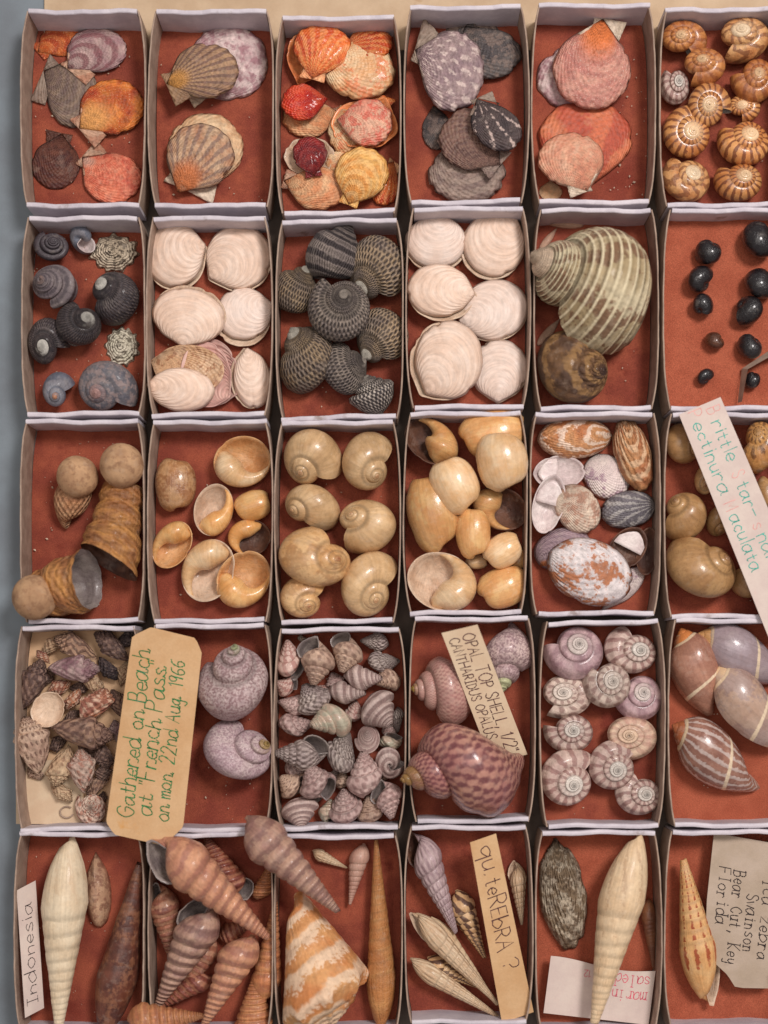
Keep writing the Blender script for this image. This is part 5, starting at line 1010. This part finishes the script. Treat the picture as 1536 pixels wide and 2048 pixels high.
snail('K', (745, 618, 1458, 1160), 'op_big', 'largest mottled pink opal shell with a long golden tip', 'x', prof=(cone(35, 2.0, .24, .62), 2.0, 5), head=197, tilt=74, roll=185, lift=20, ap='inside_nacre', name='top_shell', nt_=44, npf=40, aniso=1.4)
G('pinkish grey top shells seen from above')
for b, a, m, l, lf in (((106, 72, 494, 414), (310, 175), 'tu_lilac', 'big smooth mauve shell with a coral band', 0), ((497, 66, 830, 370), (725, 200), 'tu_flame', 'white shell with dark flames in the top right corner', 0), ((357, 306, 668, 588), (525, 430), 'tu_check', 'creamy beaded shell between the upper pairs', 14),
        ((102, 386, 436, 644), (245, 500), 'tu_check', 'grey pink shell by the left wall with coppery ring', 0), ((550, 384, 870, 670), (725, 485), 'tu_lilac', 'lilac shell with fine radiating lines by the right wall', 0), ((112, 630, 430, 870), (275, 735), 'tu_flame', 'cream and brown ribbed shell below the coppery one', 0),
        ((520, 640, 834, 920), (660, 775), 'tu_tan', 'pale tan shell right of the middle', 0), ((96, 840, 428, 1205), (300, 1060), 'tu_flame', 'mauve shell with zigzag flames in the bottom left', 0), ((400, 785, 704, 1104), (575, 970), 'tu_flame', 'shell with pearly dome in the lower middle', 10), ((566, 986, 860, 1264), (755, 1110), 'tu_flame', 'small pearly topped shell in the bottom right', 0)):
    snail('L', b, m, l, 'low', apex=a, lift=lf, ap='inside_nacre', name='top_shell', nt_=34, npf=26)
G('glossy olive shells')
snail('L', (905, 80, 1230, 640), 'ol_brown', 'brown olive shell with an orange marbled spire', 'olive', head=115, tilt=86, roll=170, ap='inside_white', name='olive_shell', nt_=40, npf=34)
snail('L', (1090, 48, 1640, 440), 'ol_grey', 'lilac grey olive shell with tan spire running out of frame', 'olive', head=160, tilt=86, roll=180, ap='inside_white', name='olive_shell', nt_=40, npf=34)
snail('L', (1176, 322, 1620, 842), 'ol_cream', 'grey brown olive shell with a cream knob tip', 'olive', head=138, tilt=86, roll=200, lift=10, ap='inside_white', name='olive_shell', nt_=40, npf=34)
snail('L', (926, 640, 1486, 1120), 'ol_stripe', 'dark olive shell with white lengthwise stripes', 'olive', head=152, tilt=86, roll=150, ap='inside_white', name='olive_shell', nt_=40, npf=34)

# ---------------------------------------------------------------- row five
A_ = dict(name='auger_shell', aniso=1.5)
G('augers in the lower left box')
snail('M', (176, 150, 450, 1262), 'au_white', 'large chalky white auger pointing down', 'fat', head=268, tilt=88, roll=180, lift=10, ap='inside_cream', **A_)
shellv('M', (430, 238, 582, 676), 'paper_shell', 'brown veined cowrie-like shell beside the white auger', head=95, d=1.25, ex=.5, h=.6, ribs=(8, .02), name='cowrie_shell', inner='inside_grey', aniso=1.6)
snail('M', (486, 295, 764, 1290), 'au_dark', 'dark brown polished auger along the right wall', 'fat', head=78, tilt=88, roll=160, ap='inside_brown', **A_)
G('brown turret shells in a heap')
def turret(b, m, h_, l, lf, r_=0, k='turrit', c='M'): snail(c, b, m, l, k, head=h_, tilt=96 if abs(r_) < 60 else 86, roll=r_, lift=lf, ap='inside_grey', name='turret_shell', aniso=1.6)
turret((1095, 148, 1405, 508), 'tt_red', 110, 'reddish netted turret shell with a round grey mouth', 8, 0)
turret((775, 415, 972, 890), 'tt_brown', 277, 'turret shell with dark hollow mouth at the left wall', 10, -8)
turret((1372, 322, 1515, 500), 'tt_orange', 80, 'broken stub of turret shell near the right wall', 4, 180)
turret((1195, 610, 1425, 770), 'tt_red', 20, 'shadowed turret shell under the big diagonal one', 4, 180)
turret((1380, 515, 1560, 1110), 'tt_orange', 82, 'orange turret shell pointing up along the right wall', 10, 180)
turret((950, 745, 1190, 1110), 'tt_brown', 235, 'brown turret shell crossing behind the pale ones', 6, 180)
turret((815, 930, 1165, 1160), 'tt_red', 215, 'reddish turret body low in the heap', 10, 180)
turret((1265, 950, 1520, 1300), 'tt_orange', 88, 'light orange turret body in the lower right', 14, 180)
turret((825, 486, 1205, 1140), 'tt_grey', 244, 'grey brown turret shell with a wide silvery mouth', 34, -12)
turret((1090, 712, 1430, 1260), 'tt_pale', 246, 'pale turret shell pointing down in the lower middle', 40, 180)
turret((670, 1100, 1110, 1320), 'tt_orange', 5, 'out of focus turret shell lying across the bottom frame', 60, 180)
turret((782, 150, 1490, 748), 'tt_pale', 317, 'big tan turret shell lying diagonally on top with open mouth', 62, -5)
turret((-150, 30, 405, 592), 'tt_grey', 313, 'big mauve brown turret shell lying across the two boxes', 74, 150, c='N')
G('conch and augers')
snail('N', (72, 462, 566, 1260), 'conch', 'orange and white conch with knobbed white shoulder', 'conch', head=292, tilt=84, roll=165, ap='inside_orange', name='conch_shell', knobs=(8, .16, .12), cords=(22, .014), nt_=54, npf=80, aniso=1.45, zs=.95)
snail('N', (552, 165, 722, 1260), 'au_gold', 'very long golden screw shell', 'slim', head=92.5, tilt=89, roll=180, ap='inside_orange', name='auger_shell', aniso=1.8)
snail('N', (242, 222, 446, 336), 'au_whiterib', 'tiny white auger lying near the top', 'turrit', head=333, tilt=88, roll=180, ap='inside_cream', **A_)
snail('N', (450, 190, 570, 546), 'au_pink', 'small pinkish auger pointing down', 'turrit', head=258, tilt=88, roll=180, ap='inside_cream', **A_)
G('white and banded augers')
snail('N', (784, 128, 1076, 712), 'au_lilac', 'lilac grey auger with open mouth at the top', 'turrit', head=296, tilt=88, roll=10, lift=10, ap='inside_brown', **A_)
snail('N', (1362, 288, 1472, 660), 'au_whiterib', 'whitish ribbed auger right of the buff strip', 'turrit', head=276, tilt=88, roll=20, ap='inside_cream', **A_)
snail('N', (1020, 455, 1240, 850), 'au_band', 'brown auger with dark zigzag bands', 'turrit', head=292, tilt=88, roll=180, ap='inside_brown', **A_)
snail('N', (915, 610, 1310, 1120), 'au_cream', 'smooth white auger between the banded and ribbed ones', 'auger', head=308, tilt=88, roll=180, lift=12, ap='inside_cream', **A_)
snail('N', (900, 830, 1190, 1020), 'au_band', 'short dark striped auger between two white ones', 'turrit', head=332, tilt=88, roll=180, lift=2, ap='inside_brown', **A_)
snail('N', (796, 585, 1312, 1120), 'au_whiterib', 'long white ribbed auger with notched mouth', 'auger', head=314, tilt=88, roll=20, lift=24, ap='inside_cream', **A_)
snail('N', (802, 845, 1330, 1200), 'au_whiterib', 'white auger with an orange mouth end', 'auger', head=327, tilt=88, roll=160, lift=14, ap='inside_orange', **A_)
G('mussel and augers')
shellv('O', (86, 176, 394, 886), 'mussel', 'rough brown and white ribbed mussel', head=100, d=1.1, ex=.5, h=.42, ribs=(9, .025), conc=(7, .03), rag=.03, name='mussel_shell', nr=18, ns=120, aniso=1.5, lift=6)
snail('O', (412, 158, 776, 1365), 'au_cream', 'long cream auger with rows of faint dots', 'fat', head=257, tilt=88, roll=180, lift=36, ap='inside_cream', **A_)
snail('O', (732, 556, 832, 1005), 'au_brown', 'slim brown auger against the right wall', 'slim', head=274, tilt=88, roll=180, ap='inside_brown', **A_)
G('single spotted auger')
snail('O', (972, 304, 1232, 1240), 'au_spot', 'buff auger with rows of red dots', 'fat', head=99, tilt=88, roll=10, ap='inside_cream', **A_)

# ---------------------------------------------------------------- grit on the card
V_ = []; F_ = []
spots = [(45 + rng.uniform(0, 240), 60 + rng.uniform(0, 330)) for _ in range(60)] + [(1075 + rng.uniform(140, 235), 60 + rng.uniform(0, 330)) for _ in range(40)] + [(50 + rng.uniform(0, 230), 470 + rng.uniform(0, 340)) for _ in range(45)] + \
        [(60 + rng.uniform(0, 220), 1690 + rng.uniform(0, 350)) for _ in range(55)] + [(310 + rng.uniform(0, 220), 60 + rng.uniform(0, 340)) for _ in range(15)] + [(50 + rng.uniform(0, 200), 870 + rng.uniform(0, 340)) for _ in range(20)] + [(400 + rng.uniform(0, 130), 1560 + rng.uniform(0, 80)) for _ in range(10)]
for x0, y0, x1, y1, _l, kw_ in BX:
    if 'insert' not in kw_ and y0 < 1600: spots += [(x0 + 30 + rng.uniform(0, x1 - x0 - 60), y0 + 45 + rng.uniform(0, y1 - y0 - 70)) for _ in range(14)]
for x, y in spots:
    s_ = rng.uniform(.5, 1.5) * (1.6 if rng.random() < .12 else 1); X, Y = px2w(x, y, 6); a = rng.uniform(0, 3)
    q = np.array([(1.6, 0, 0), (0, 1, 0), (-1.5, .2, 0), (0, -1, 0), (0, 0, 1.0)]) * s_
    i = len(V_); V_ += list((q @ Rz(math.degrees(a)).T) + np.array([X, Y, 5.2])); F_ += [[i, i + 1, i + 4], [i + 1, i + 2, i + 4], [i + 2, i + 3, i + 4], [i + 3, i, i + 4]]
tag(build('shell_grit', V_, F_, MATS['ear_white'], None, (0, 0, 0), None, None, False), 'pale crumbs of broken shell scattered on the red card', 'grit', None, 'stuff')
